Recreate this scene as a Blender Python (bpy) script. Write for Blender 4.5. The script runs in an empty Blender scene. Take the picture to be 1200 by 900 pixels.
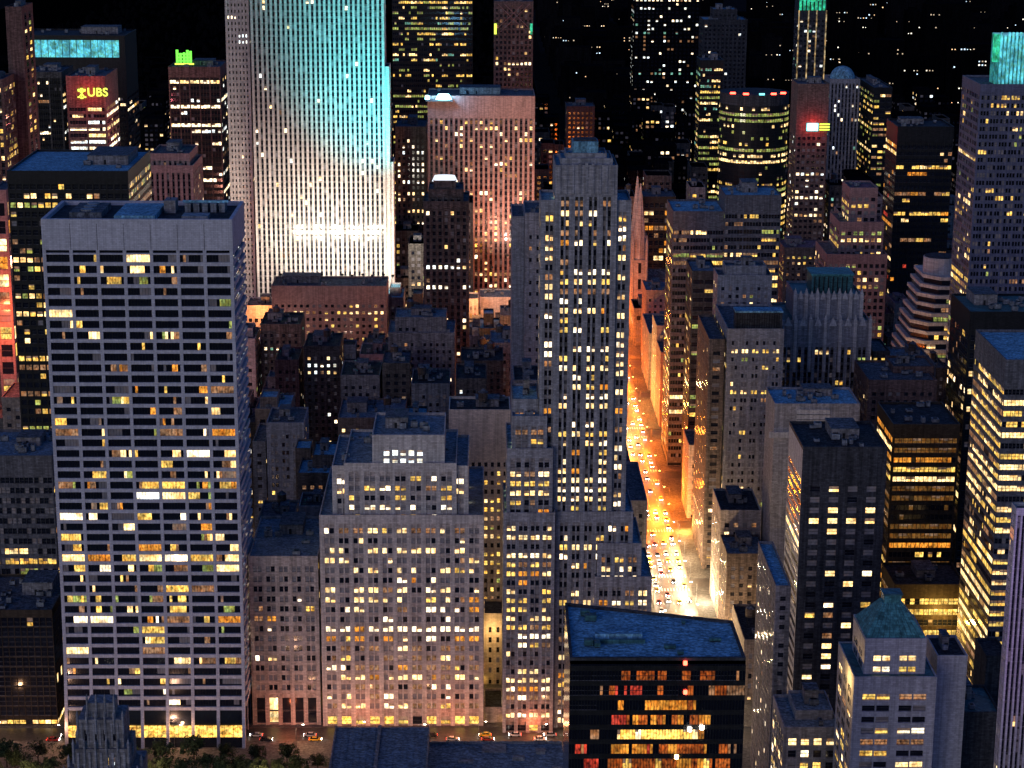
import bpy, math, random, os, sys
from mathutils import Vector, Matrix
from mathutils.bvhtree import BVHTree
R = math.radians
random.seed(7)
scene = bpy.context.scene
col = scene.collection

# ------------------------------------------------------------------ camera, sky, light, exposure
CAM_H = 320.0; PITCH = R(14.8); YAW = R(0.94); ROLL = R(0.32); FPX = 2430.0
cam_data = bpy.data.cameras.new('camera')
cam_data.sensor_width = 36.0; cam_data.lens = 36.0*FPX/1200.0
cam_data.clip_start = 1.0; cam_data.clip_end = 30000.0
cam = bpy.data.objects.new('camera', cam_data); col.objects.link(cam)
cam.location = (0, 0, CAM_H); cam.rotation_euler = (Matrix.Rotation(-YAW, 3, 'Z') @ Matrix.Rotation(R(90)-PITCH, 3, 'X') @ Matrix.Rotation(ROLL, 3, 'Z')).to_euler()
scene.camera = cam

world = bpy.data.worlds.new('World'); scene.world = world; world.use_nodes = True
wn = world.node_tree.nodes; wl = world.node_tree.links
bg = wn['Background']; bg.inputs['Strength'].default_value = 0.135
sky = wn.new('ShaderNodeTexSky'); sky.sky_type = 'NISHITA'; sky.sun_disc = False
sky.sun_elevation = R(6); sky.sun_rotation = R(210)
tint = wn.new('ShaderNodeMix'); tint.data_type = 'RGBA'; tint.blend_type = 'MULTIPLY'
tint.inputs['Factor'].default_value = 1.0; tint.inputs['B'].default_value = (0.22, 0.44, 1.15, 1)
wl.new(sky.outputs['Color'], tint.inputs['A']); wl.new(tint.outputs['Result'], bg.inputs['Color'])

sun_d = bpy.data.lights.new('dusk_glow', 'SUN'); sun_d.energy = 0.39; sun_d.angle = R(25); sun_d.color = (1.0, 0.76, 0.80)
sun = bpy.data.objects.new('dusk_glow', sun_d); col.objects.link(sun)
sun.rotation_euler = (R(90-14), 0, R(-30))      # low afterglow behind the camera

scene.view_settings.view_transform = 'Standard'; scene.view_settings.look = 'None'
scene.view_settings.exposure = 0.0; scene.view_settings.gamma = 1.0
try: scene.view_settings.use_curve_mapping = False
except Exception: pass
scene.render.engine = 'CYCLES'
cy = scene.cycles
cy.use_denoising = True
try: cy.denoiser = 'OPENIMAGEDENOISE'; cy.denoising_input_passes = 'RGB_ALBEDO_NORMAL'
except Exception: pass
cy.max_bounces = 5; cy.diffuse_bounces = 2; cy.glossy_bounces = 3; cy.sample_clamp_indirect = 2.0
cy.caustics_reflective = False; cy.caustics_refractive = False
cy.use_light_tree = True

# ------------------------------------------------------------------ geometry of the view
_s, _c = math.sin(YAW), math.cos(YAW); _sp, _cp = math.sin(PITCH), math.cos(PITCH)
_cr, _sr = math.cos(ROLL), math.sin(ROLL)
_r0, _u0 = (_c, -_s, 0), (_s*_sp, _c*_sp, _cp)
RT = tuple(_cr*_r0[i]+_sr*_u0[i] for i in range(3)); UP = tuple(_cr*_u0[i]-_sr*_r0[i] for i in range(3))
def ray(px, py):
    a = (px-600)/FPX; b = -(py-450)/FPX
    # forward + a*right + b*up
    f = (_s*_cp, _c*_cp, -_sp); r = RT; u = UP
    return tuple(f[i]+a*r[i]+b*u[i] for i in range(3))
def at(px, py, Y):
    d = ray(px, py); t = Y/d[1]
    return d[0]*t, CAM_H+d[2]*t
def pix(x, y, z):
    v = (x, y, z-CAM_H)
    f = (_s*_cp, _c*_cp, -_sp); r = RT; u = UP
    D = sum(v[i]*f[i] for i in range(3))
    return 600+FPX*sum(v[i]*r[i] for i in range(3))/D, 450-FPX*sum(v[i]*u[i] for i in range(3))/D, D

# ------------------------------------------------------------------ materials
MATS = {}
def newmat(name):
    m = bpy.data.materials.new(name); m.use_nodes = True
    nt = m.node_tree; b = nt.nodes['Principled BSDF']
    return m, nt, b
def mat_wall(name, rgb, rough=0.85, var=0.25, scale=0.12, streak=True, metallic=0.0, spec=0.15):
    if name in MATS: return MATS[name]
    m, nt, b = newmat(name); N = nt.nodes; L = nt.links
    geo = N.new('ShaderNodeNewGeometry')
    mp = N.new('ShaderNodeMapping'); mp.inputs['Scale'].default_value = (1, 1, 0.22 if streak else 1)
    L.new(geo.outputs['Position'], mp.inputs['Vector'])
    no = N.new('ShaderNodeTexNoise'); no.inputs['Scale'].default_value = scale*4; no.inputs['Detail'].default_value = 5
    L.new(mp.outputs['Vector'], no.inputs['Vector'])
    n2 = N.new('ShaderNodeTexNoise'); n2.inputs['Scale'].default_value = 1.7; n2.inputs['Detail'].default_value = 3
    L.new(geo.outputs['Position'], n2.inputs['Vector'])
    mul = N.new('ShaderNodeMath'); mul.operation = 'ADD'
    L.new(no.outputs['Fac'], mul.inputs[0]); L.new(n2.outputs['Fac'], mul.inputs[1])
    mr = N.new('ShaderNodeMapRange'); mr.inputs['From Min'].default_value = 0.6; mr.inputs['From Max'].default_value = 1.4
    mr.inputs['To Min'].default_value = 1-var; mr.inputs['To Max'].default_value = 1+var
    L.new(mul.outputs[0], mr.inputs['Value'])
    # courses of stone or brick patches, each a little lighter or darker, and long rain streaks
    sp_ = N.new('ShaderNodeSeparateXYZ'); L.new(geo.outputs['Position'], sp_.inputs[0])
    ad = N.new('ShaderNodeMath'); ad.operation = 'ADD'; L.new(sp_.outputs['X'], ad.inputs[0]); L.new(sp_.outputs['Y'], ad.inputs[1])
    cb = N.new('ShaderNodeCombineXYZ'); L.new(ad.outputs[0], cb.inputs['X']); L.new(sp_.outputs['Z' if streak else 'Y'], cb.inputs['Y'])
    br = N.new('ShaderNodeTexBrick'); L.new(cb.outputs[0], br.inputs['Vector']); br.inputs['Scale'].default_value = 1.0
    br.inputs['Brick Width'].default_value = 1.5; br.inputs['Row Height'].default_value = .62; br.inputs['Mortar Size'].default_value = .035
    v2 = min(.9, var*1.1); br.inputs['Color1'].default_value = (1-v2, 1-v2, 1-v2, 1); br.inputs['Color2'].default_value = (1+v2, 1+v2, 1+v2, 1); br.inputs['Mortar'].default_value = (.62, .62, .62, 1)
    bw = N.new('ShaderNodeRGBToBW'); L.new(br.outputs['Color'], bw.inputs[0])
    m3 = N.new('ShaderNodeMapping'); m3.inputs['Scale'].default_value = (1.1, 1.1, .05 if streak else .9); L.new(geo.outputs['Position'], m3.inputs['Vector'])
    n3 = N.new('ShaderNodeTexNoise'); n3.inputs['Scale'].default_value = 1.0; n3.inputs['Detail'].default_value = 4; L.new(m3.outputs['Vector'], n3.inputs['Vector'])
    r3 = N.new('ShaderNodeMapRange'); r3.inputs['From Min'].default_value = .38; r3.inputs['From Max'].default_value = .6; r3.inputs['To Min'].default_value = 1-var*1.3; r3.inputs['To Max'].default_value = 1.06
    L.new(n3.outputs['Fac'], r3.inputs['Value'])
    p1 = N.new('ShaderNodeMath'); p1.operation = 'MULTIPLY'; L.new(mr.outputs['Result'], p1.inputs[0]); L.new(r3.outputs['Result'], p1.inputs[1])
    p2 = N.new('ShaderNodeMath'); p2.operation = 'MULTIPLY'; L.new(p1.outputs[0], p2.inputs[0]); L.new(bw.outputs[0], p2.inputs[1])
    mx = N.new('ShaderNodeVectorMath'); mx.operation = 'SCALE'; mx.inputs[0].default_value = rgb
    L.new(p2.outputs[0], mx.inputs['Scale']); L.new(mx.outputs['Vector'], b.inputs['Base Color'])
    b.inputs['Specular IOR Level'].default_value = spec
    b.inputs['Roughness'].default_value = rough; b.inputs['Metallic'].default_value = metallic
    MATS[name] = m; return m
def mat_glass(name, rgb, rough=0.12):
    m, nt, b = newmat(name); b.inputs['Base Color'].default_value = (*rgb, 1); b.inputs['Roughness'].default_value = rough
    b.inputs['Specular IOR Level'].default_value = 0.6
    MATS[name] = m; return m
def mat_win(name, rgb, strength, base=(0.012, 0.013, 0.018), lo=0.15, sc=(0.9, 0.9, 0.7), thr=(0.3, 0.62)):
    """a window with the room behind it lit: the pattern of lamps, blinds and furniture is noise fixed to the building"""
    m, nt, b = newmat(name); N = nt.nodes; L = nt.links
    b.inputs['Base Color'].default_value = (*base, 1); b.inputs['Roughness'].default_value = 0.15
    geo = N.new('ShaderNodeNewGeometry')
    def noise(scale, det, f0, f1, t0, t1):
        mp = N.new('ShaderNodeMapping'); mp.inputs['Scale'].default_value = scale
        L.new(geo.outputs['Position'], mp.inputs['Vector'])
        no = N.new('ShaderNodeTexNoise'); no.inputs['Scale'].default_value = 1.0; no.inputs['Detail'].default_value = det
        L.new(mp.outputs['Vector'], no.inputs['Vector'])
        mr = N.new('ShaderNodeMapRange'); mr.inputs['From Min'].default_value = f0; mr.inputs['From Max'].default_value = f1
        mr.inputs['To Min'].default_value = t0; mr.inputs['To Max'].default_value = t1
        L.new(no.outputs['Fac'], mr.inputs['Value']); return mr.outputs['Result']
    fine = noise((sc[0]*1.5, sc[1]*1.5, sc[2]*1.1), 2, thr[0], thr[1], lo, 1.15)     # furniture, blinds, people
    room = noise((.23, .23, .23), 1, .35, .65, .45, 1.35)                          # one room brighter than the next
    mul = N.new('ShaderNodeMath'); mul.operation = 'MULTIPLY'; L.new(fine, mul.inputs[0]); L.new(room, mul.inputs[1])
    mu2 = N.new('ShaderNodeMath'); mu2.operation = 'MULTIPLY'; L.new(mul.outputs[0], mu2.inputs[0]); mu2.inputs[1].default_value = strength
    hue = noise((.6, .6, .5), 1, .38, .66, 0, 1)                                  # lamps of different warmth
    mx = N.new('ShaderNodeMix'); mx.data_type = 'RGBA'; mx.inputs['A'].default_value = (*rgb, 1)
    mx.inputs['B'].default_value = (rgb[0], rgb[1]*.72, rgb[2]*.45, 1); L.new(hue, mx.inputs['Factor'])
    L.new(mx.outputs['Result'], b.inputs['Emission Color']); L.new(mu2.outputs[0], b.inputs['Emission Strength'])
    m.cycles.emission_sampling = 'NONE'
    MATS[name] = m; return m
def mat_emit(name, rgb, strength, sample=False):
    m, nt, b = newmat(name); b.inputs['Base Color'].default_value = (0.1, 0.1, 0.1, 1)
    b.inputs['Emission Color'].default_value = (*rgb, 1); b.inputs['Emission Strength'].default_value = strength
    if not sample: m.cycles.emission_sampling = 'NONE'
    MATS[name] = m; return m

W = mat_wall
W('travertine', (0.46, 0.45, 0.50), var=0.10)
W('spandrel_dark', (0.09, 0.085, 0.09), var=.3)
W('spandrel_stone', (0.24, 0.21, 0.205), var=.3)
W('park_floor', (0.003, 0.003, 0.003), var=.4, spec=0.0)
W('limestone', (0.42, 0.36, 0.33), var=0.22)
W('limestone_pale', (0.50, 0.45, 0.42), var=0.18)
W('limestone_grey', (0.28, 0.27, 0.29), var=0.22)
W('beige_brick', (0.62, 0.53, 0.45), var=0.15)
W('tan_brick', (0.24, 0.19, 0.16), var=0.25)
W('brown_brick', (0.15, 0.115, 0.10), var=0.3)
W('red_brick', (0.14, 0.088, 0.078), var=0.3)
W('pink_granite', (0.34, 0.22, 0.20), var=0.18)
W('grey_brick', (0.22, 0.205, 0.21), var=0.3)
W('soot_brick', (0.095, 0.085, 0.08), var=0.35)
W('black_steel', (0.018, 0.018, 0.020), rough=0.5, var=0.2)
W('bronze_steel', (0.045, 0.035, 0.028), rough=0.5, var=0.25)
W('dark_concrete', (0.055, 0.055, 0.062), var=0.3)
W('mid_concrete', (0.13, 0.125, 0.14), var=0.25)
W('pale_concrete', (0.42, 0.41, 0.43), var=0.15)
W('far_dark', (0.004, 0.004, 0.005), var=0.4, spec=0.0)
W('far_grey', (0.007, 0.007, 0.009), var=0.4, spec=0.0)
W('blue_steel', (0.13, 0.13, 0.20), rough=0.5, var=0.15)
W('roof_silver', (0.19, 0.25, 0.30), var=0.35, scale=0.05, streak=False)
W('roof_blue', (0.20, 0.42, 0.55), var=0.38, scale=0.05, streak=False)
W('roof_tar', (0.045, 0.048, 0.056), var=0.5, scale=0.08, streak=False)
W('roof_grey', (0.12, 0.13, 0.15), var=0.45, scale=0.08, streak=False)
W('copper_green', (0.08, 0.27, 0.27), var=0.3, streak=True, rough=0.6)
W('duct_metal', (0.20, 0.21, 0.23), rough=0.5, var=0.3)
W('tank_wood', (0.10, 0.075, 0.06), var=0.3)
W('teal_metal', (0.05, 0.14, 0.15), rough=0.5, var=0.3)
W('asphalt', (0.06, 0.06, 0.06), rough=.42, spec=.5, var=0.3, scale=0.05, streak=False)
W('pavement', (0.13, 0.125, 0.12), var=0.25, scale=0.2, streak=False)
W('ground_dark', (0.02, 0.02, 0.021), var=0.4, scale=0.02, streak=False, spec=0.0)
W('road_paint', (0.75, 0.75, 0.72), var=0.15, streak=False)
W('pole_metal', (0.12, 0.12, 0.12), rough=0.5, var=0.1)
W('bark', (0.06, 0.045, 0.035), var=0.3)
mat_glass('glass_dark', (0.008, 0.010, 0.018))
mat_glass('glass_grey', (0.03, 0.032, 0.042), 0.25)
mat_glass('car_glass', (0.01, 0.01, 0.012), 0.05)
# window states
mat_win('win_blind', (0.55, 0.50, 0.62), 0.05, base=(0.15, 0.145, 0.16))
mat_win('win_shade', (1.0, 0.62, 0.34), 0.22, base=(0.22, 0.20, 0.19))
mat_win('win_dim', (1.0, 0.55, 0.30), 0.40)
mat_win('win_white', (1.0, 0.86, 0.62), 3.4, lo=0.45)
mat_win('win_cream', (1.0, 0.74, 0.36), 2.5, lo=0.35)
mat_win('win_yellow', (1.0, 0.68, 0.16), 1.6, lo=0.2)
mat_win('win_amber', (1.0, 0.40, 0.05), 1.1, lo=0.15)
mat_win('win_green', (0.62, 0.80, 0.22), 0.7, lo=0.15)
mat_win('win_cool', (0.78, 0.92, 1.0), 2.6, lo=0.4)
mat_win('win_teal', (0.30, 0.85, 0.75), 0.9, lo=0.2)
mat_win('win_red', (1.0, 0.10, 0.06), 0.7, lo=0.1)
mat_win('win_violet', (0.45, 0.35, 0.85), 0.35, lo=0.2)
mat_win('win_shop', (1.0, 0.62, 0.14), 2.2, lo=0.2, sc=(0.7, 0.7, 1.0))
mat_emit('lamp_warm', (1.0, 0.50, 0.12), 40)
mat_emit('lamp_white', (1.0, 0.88, 0.70), 45)
mat_emit('lamp_red', (1.0, 0.06, 0.03), 12)
mat_emit('lamp_cyan', (0.25, 0.8, 1.0), 14)
mat_emit('headlight', (1.0, 0.93, 0.80), 60)
mat_win('win_brown', (0.75, 0.36, 0.08), .22, lo=.3)
mat_emit('sign_green', (0.15, 1.0, 0.05), 1.8)
mat_emit('sign_yellow', (0.75, 1.0, 0.08), 1.8)
mat_emit('sign_red', (1.0, 0.05, 0.03), 1.5)
mat_emit('sign_cyan', (0.2, 0.95, 1.0), 2.5)
mat_win('crown_cyan', (0.12, 0.70, 0.95), 1.05, lo=0.6)
mat_win('crown_green', (0.05, 0.90, 0.55), .8, lo=0.5)
mat_win('crown_dim', (0.05, 0.42, 0.50), .55, lo=0.5)

PAL = {
 'office': ['win_cream']*4+['win_white']*3+['win_yellow']*3+['win_dim']*3+['win_amber'],
 'white': ['win_white']*5+['win_cool']*3+['win_cream']*2+['win_dim'],
 'yellow': ['win_yellow']*5+['win_cream']*3+['win_green']*2+['win_dim']*2,
 'amber': ['win_amber']*4+['win_yellow']*4+['win_cream']*2+['win_dim']*3+['win_red'],
 'green': ['win_green']*4+['win_yellow']*3+['win_teal']+['win_cream']*2,
 'mixed': ['win_cream']*3+['win_white']*2+['win_yellow']*2+['win_green']*2+['win_amber']*2+['win_dim']*4+['win_cool'],
 'warm': ['win_cream']*4+['win_yellow']*2+['win_dim']*4+['win_white'],
 'glow': ['win_brown']*9+['win_amber']*2+['win_yellow']*2+['win_cream'],
 'gold': ['win_yellow']*6+['win_cream']*5+['win_dim'],
 'cool': ['win_cool']*5+['win_white']*2+['win_teal']+['win_dim']*2,
}

# ------------------------------------------------------------------ mesh builder
class MB:
    def __init__(self): self.v = []; self.f = []; self.m = []; self.mats = []
    def mi(self, mat):
        if mat not in self.mats: self.mats.append(mat)
        return self.mats.index(mat)
    def poly(self, pts, mat):
        b = len(self.v); self.v += [tuple(p) for p in pts]; self.f.append(tuple(range(b, b+len(pts)))); self.m.append(self.mi(mat))
    def hull8(self, p, mat):          # p: 4 bottom (ccw) + 4 top
        b = len(self.v); self.v += [tuple(q) for q in p]
        for f in ((3,2,1,0),(4,5,6,7),(0,1,5,4),(1,2,6,5),(2,3,7,6),(3,0,4,7)):
            self.f.append(tuple(b+i for i in f)); self.m.append(self.mi(mat))
    def box(self, x0, x1, y0, y1, z0, z1, mat):
        self.hull8([(x0,y0,z0),(x1,y0,z0),(x1,y1,z0),(x0,y1,z0),(x0,y0,z1),(x1,y0,z1),(x1,y1,z1),(x0,y1,z1)], mat)
    def obox(self, F, a0, a1, b0, b1, z0, z1, mat):
        (ox, oy), (ux, uy), (nx, ny) = F
        P = lambda a, b, z: (ox+ux*a+nx*b, oy+uy*a+ny*b, z)
        self.hull8([P(a0,b1,z0),P(a1,b1,z0),P(a1,b0,z0),P(a0,b0,z0),P(a0,b1,z1),P(a1,b1,z1),P(a1,b0,z1),P(a0,b0,z1)], mat)
    def prism(self, pts, z0, z1, mat, top=None):
        n = len(pts); b = len(self.v)
        self.v += [(x,y,z0) for x,y in pts]+[(x,y,z1) for x,y in pts]
        self.f.append(tuple(b+n+i for i in range(n))); self.m.append(self.mi(top or mat))
        self.f.append(tuple(b+n-1-i for i in range(n))); self.m.append(self.mi(mat))
        for i in range(n):
            j = (i+1) % n; self.f.append((b+i,b+j,b+n+j,b+n+i)); self.m.append(self.mi(mat))
    def cone(self, x, y, z0, z1, r0, r1, mat, n=12, sx=1.0, sy=1.0, cap=True, rot=0):
        b = len(self.v)
        for z, r in ((z0, r0), (z1, r1)):
            for i in range(n):
                a = 2*math.pi*i/n+rot; self.v.append((x+sx*r*math.cos(a), y+sy*r*math.sin(a), z))
        for i in range(n):
            j = (i+1) % n; self.f.append((b+i,b+j,b+n+j,b+n+i)); self.m.append(self.mi(mat))
        if cap:
            self.f.append(tuple(b+n+i for i in range(n))); self.m.append(self.mi(mat))
            self.f.append(tuple(b+n-1-i for i in range(n))); self.m.append(self.mi(mat))
    def tube(self, p, q, r, mat, n=6):
        p = Vector(p); q = Vector(q); d = (q-p).normalized()
        a = d.orthogonal().normalized(); c = d.cross(a); b = len(self.v)
        for e in (p, q):
            for i in range(n):
                t = 2*math.pi*i/n; self.v.append(tuple(e+(a*math.cos(t)+c*math.sin(t))*r))
        for i in range(n):
            j = (i+1) % n; self.f.append((b+i,b+j,b+n+j,b+n+i)); self.m.append(self.mi(mat))
        self.f.append(tuple(b+n+i for i in range(n))); self.m.append(self.mi(mat))
    def data(self, name, org=(0,0,0)):
        me = bpy.data.meshes.new(name)
        me.from_pydata([(x-org[0], y-org[1], z-org[2]) for x, y, z in self.v], [], self.f)
        for k in self.mats: me.materials.append(MATS[k])
        me.polygons.foreach_set('material_index', self.m); me.update()
        return me
    def build(self, name, parent=None, org=(0,0,0)):
        if not self.f: return None
        o = bpy.data.objects.new(name, self.data(name, org)); col.objects.link(o)
        if parent is not None: o.parent = parent
        else: o.location = org
        return o
def tag(o, label=None, cat=None, group=None, kind=None):
    if label: o['label'] = label
    if cat: o['category'] = cat
    if group: o['group'] = group
    if kind: o['kind'] = kind
    return o
def empty(name, loc):
    o = bpy.data.objects.new(name, None); o.location = loc; o.empty_display_size = 5; col.objects.link(o); return o
OCC_V = []; OCC_F = []     # everything that can hide a window
def occlude(mb):
    b = len(OCC_V); OCC_V.extend(mb.v); OCC_F.extend(tuple(b+i for i in f) for f in mb.f)
def copy_tree(o, parent=None):
    c = o.copy(); col.objects.link(c)
    if parent is not None: c.parent = parent
    for ch in o.children:
        if ch.type != 'LIGHT': copy_tree(ch, c)
    return c

# ------------------------------------------------------------------ facades
def style(bay=3.0, n=1, mull=0.5, pier=1.2, fl=3.7, sp=1.7, rd=0.4, top=3.0, base=5.0, spp=0.08, pmat=None, smat=None, ribs=False, shop=0.0):
    return dict(locals())
def pick_row(rng, lit):
    p, rowp, pal, blind = lit
    r = rng.random()
    rp = 0.92 if r < rowp else (p*0.35 if r < rowp+0.35 else p)
    return rp, rng.choice(PAL[pal])
def facade(mb, wins, F, L, z0, z1, st, mat, lit, rng, wmax=None):
    """F = (origin, along, outward normal) of the outer plane; piers and spandrels stand in front of the recessed window plane"""
    rd = st['rd']; pm = st['pmat'] or mat; sm = st['smat'] or mat
    zt = z1-st['top']; zb = z0+st['base']
    if zt-zb < st['fl'] or L < st['pier']*2+1.0:
        mb.obox(F, 0, L, -rd, -0.02, z0, z1-0.1, mat); return
    nb = max(1, round((L-st['pier'])/st['bay'])); bay = (L-st['pier'])/nb
    nf = max(1, int((zt-zb)/st['fl'])); fl = (zt-zb)/nf
    if st['top'] > 0.2: mb.obox(F, 0, L, -rd, 0.02, zt+st['sp']*0.0, z1-0.05, mat)
    if st['base'] > 0.2 and z0 > 1: mb.obox(F, 0, L, -rd, 0.01, z0+0.03, zb, mat)
    for i in range(nb+1):
        mb.obox(F, i*bay, i*bay+st['pier'], -rd, 0, z0+0.02, zt+0.1, pm)
    ww = (bay-st['pier']-(st['n']-1)*st['mull'])/st['n']
    if st['n'] > 1 and st['mull'] > 0.05:
        for i in range(nb):
            for k in range(1, st['n']):
                a = i*bay+st['pier']+k*ww+(k-1)*st['mull']
                mb.obox(F, a, a+st['mull'], -rd, -0.04, zb, zt+0.05, pm)
    if st['sp'] > 0.05:
        for j in range(nf+1):
            mb.obox(F, 0.03, L-0.03, -rd, -st['spp'], max(zb+j*fl-st['sp'], z0+0.03), min(zb+j*fl, zt), sm)
    (ox, oy), (ux, uy), (nx, ny) = F
    b = -rd+0.03
    for j in range(nf):
        rp, rc = pick_row(rng, lit)
        zc = zb+j*fl; h = fl-st['sp']
        run = None
        for i in range(nb):
            baylit = rng.random() < rp
            bc = rc if rng.random() < 0.6 else rng.choice(PAL[lit[2]])
            for k in range(st['n']):
                a = i*bay+st['pier']+k*(ww+st['mull'])
                l = baylit if rng.random() < 0.78 else (rng.random() < rp)
                s = bc if l else ('win_blind' if rng.random() < lit[3] else 'glass_dark')
                wins.append(((ox+ux*(a+ww/2)+nx*b, oy+uy*(a+ww/2)+ny*b, zc+h/2), (ux, uy), (nx, ny), ww, h, s))
    if z0 < 1 and st['base'] > 3.5:      # ground-floor openings
        for i in range(nb):
            s = rng.choice(['win_shop', 'win_yellow', 'win_cream']) if rng.random() < st['shop'] else 'glass_dark'
            a = i*bay+st['pier']; w = bay-st['pier']
            wins.append(((ox+ux*(a+w/2)+nx*b, oy+uy*(a+w/2)+ny*b, 0.4+(st['base']-1.6-st['sp'])/2), (ux, uy), (nx, ny), w, max(1.5, st['base']-2.2-st['sp']), s))

PENDING = []      # (root, window list, cap)
HERO_BOX = []; ALLB = []
UNIT = {}
def split_of(c, s):
    """how far the blind of a lit window is down: 0 = up"""
    if s in ('glass_dark', 'win_blind', 'win_shop', 'win_amber', 'win_red', 'win_ember', 'win_dim'): return 0
    k = int(abs(c[0]*7.3+c[1]*3.1+c[2]*5.7)*10) % 10
    return {0: .35, 1: .55, 2: .5, 3: .25}.get(k, 0)
def unit_window(state, cut=0):
    if (state, cut) in UNIT: return UNIT[(state, cut)]
    m = MB()
    m.poly([(-.5,0,-.5),(.5,0,-.5),(.5,0,.5-cut),(-.5,0,.5-cut)], state)
    if cut: m.poly([(-.5,0,.5-cut),(.5,0,.5-cut),(.5,0,.5),(-.5,0,.5)], 'win_shade')
    m.box(-.5, .5, -0.05, -0.004, -0.03, 0.03, 'dark_concrete')
    m.box(-.5, .5, -0.12, -0.004, -.5, -.46, 'mid_concrete')
    UNIT[(state, cut)] = m.data('window'); return UNIT[(state, cut)]

def rooftop(root, org, x0, x1, y0, y1, z, rng, tank=False, dens=1.0, big=True, rm='duct_metal'):
    w = x1-x0; d = y1-y0
    if w < 7 or d < 7: return
    if big:
        bw = w*rng.uniform(0.25, 0.45); bd = d*rng.uniform(0.3, 0.5); bx = x0+1.5+rng.random()*(w-bw-3); by = y0+d*0.35+rng.random()*(d*0.6-bd)
        m = MB(); h = rng.uniform(2.8, 5)
        m.box(bx, bx+bw, by, by+bd, z, z+h, 'grey_brick'); m.box(bx-.2, bx+bw+.2, by-.2, by+bd+.2, z+h, z+h+.3, 'roof_grey')
        m.box(bx+bw*.4, bx+bw*.4+1, by-.05, by, z+.1, z+2.2, 'black_steel')
        m.build('bulkhead', root, org)
    for k in range(int(min(9, w*d/130)*dens)+1):
        ux = x0+1.5+rng.random()*(w-5); uy = y0+1.5+rng.random()*(d-5); uw = rng.uniform(1.2, 3.2); ud = rng.uniform(1.2, 3); h = rng.uniform(0.8, 2.2)
        m = MB(); m.box(ux, ux+uw, uy, uy+ud, z+.3, z+.3+h, rm)
        m.box(ux+.1, ux+.4, uy+.1, uy+ud-.1, z, z+.3, 'black_steel'); m.box(ux+uw-.4, ux+uw-.1, uy+.1, uy+ud-.1, z, z+.3, 'black_steel')
        m.cone(ux+uw/2, uy+ud/2, z+.3+h, z+.5+h, min(uw, ud)*.35, min(uw, ud)*.35, 'black_steel', 10)
        m.build('cooling_unit', root, org)
    if tank:
        tx = x0+w*rng.uniform(.2, .8); ty = y0+d*rng.uniform(.3, .7); m = MB()
        for sx in (-1, 1):
            for sy in (-1, 1): m.tube((tx+sx*1.2, ty+sy*1.2, z), (tx+sx*1.2, ty+sy*1.2, z+3), .12, 'black_steel', 4)
        m.cone(tx, ty, z+3, z+6.4, 1.9, 1.9, 'tank_wood', 14); m.cone(tx, ty, z+6.4, z+7.8, 2.05, 0.1, 'roof_grey', 14)
        m.build('water_tank', root, org)

def bld(name, label, cat, tiers, st, mat, lit, group=None, roof='roof_grey', tank=False, world=False, sides='auto', seed=None, cap=100, dens=1.0, par=1.1, hero=True, extra=None, rooft=True, side_st=None, side_mat=None, side_lit=None):
    """tiers: (px0, px1, py_top, Y_front, depth[, z_bottom]) in the picture, or (X0, X1, z_top, Y, depth, zb) when world=True"""
    rng = random.Random(seed if seed is not None else hash_s(label+name))
    T = []
    for t in tiers:
        Y, dep = t[3], t[4]; zb = t[5] if len(t) > 5 else 0.0
        if world: X0, X1, zt = t[0], t[1], t[2]
        else:
            X0, zt = at(t[0], t[2], Y); X1, _ = at(t[1], t[2], Y)
        T.append((X0, X1, Y, Y+dep, zb, zt, t[6] if len(t) > 6 else st, t[7] if len(t) > 7 else roof))
    gx0 = min(t[0] for t in T); gx1 = max(t[1] for t in T); gy0 = min(t[2] for t in T); gy1 = max(t[3] for t in T)
    org = ((gx0+gx1)/2, (gy0+gy1)/2, 0)
    root = empty(name, org); tag(root, label, cat, group)
    mb = MB(); rf = MB(); wins = []
    for k, (X0, X1, Y0, Y1, zb, zt, s, rm) in enumerate(T):
        rd = s['rd']; east = X1 < 25; west = X0 > 5
        if sides == 'none': east = west = False
        ss = dict(side_st or s); rs = min(rd, .10); ss['rd'] = rs; ss['spp'] = min(max(s['spp'], .03), .05)
        cx0 = X0+(rs if west else 0); cx1 = X1-(rs if east else 0)
        mb.box(cx0, cx1, Y0+rd, Y1, zb, zt-0.06, s['smat'] or mat)
        facade(mb, wins, ((X0, Y0), (1, 0), (0, -1)), X1-X0, zb, zt, s, mat, lit, rng)
        if east: facade(mb, wins, ((X1, Y0+rd+.005), (0, 1), (1, 0)), Y1-Y0-rd-.01, zb, zt, ss, side_mat or mat, side_lit or lit, rng)
        if west: facade(mb, wins, ((X0, Y1-.005), (0, -1), (-1, 0)), Y1-Y0-rd-.01, zb, zt, ss, side_mat or mat, side_lit or lit, rng)
        rf.box(X0+.25, X1-.25, Y0+.25, Y1-.25, zt-.04, zt+.12, rm)
        if par > 0:
            p = par; q = 0.35
            mb.box(X0-.03, X1+.03, Y0-.03, Y0+q, zt-.2, zt+p, mat); mb.box(X0-.03, X1+.03, Y1-q, Y1+.03, zt-.2, zt+p, mat)
            mb.box(X0-.03, X0+q, Y0+q+.01, Y1-q-.01, zt-.2, zt+p-.02, mat); mb.box(X1-q, X1+.03, Y0+q+.01, Y1-q-.01, zt-.2, zt+p-.02, mat)
        if rooft: rooftop(root, org, X0+1, X1-1, Y0+1, Y1-1, zt+.12, rng, tank and k == len(T)-1, dens, big=(k == len(T)-1))
    if extra: extra(root, org, mb, rf, wins, T)
    mb.build('wall', root, org); rf.build('roof', root, org); occlude(mb)
    PENDING.append((root, org, wins, cap))
    ALLB.append((root, (gx0, gx1, gy0, gy1), max(t[5] for t in T)))
    if hero:
        for t in T: HERO_BOX.append((t[0], t[1], t[2], t[3], t[4], t[5], root.name))
    return root, org, T
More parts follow.
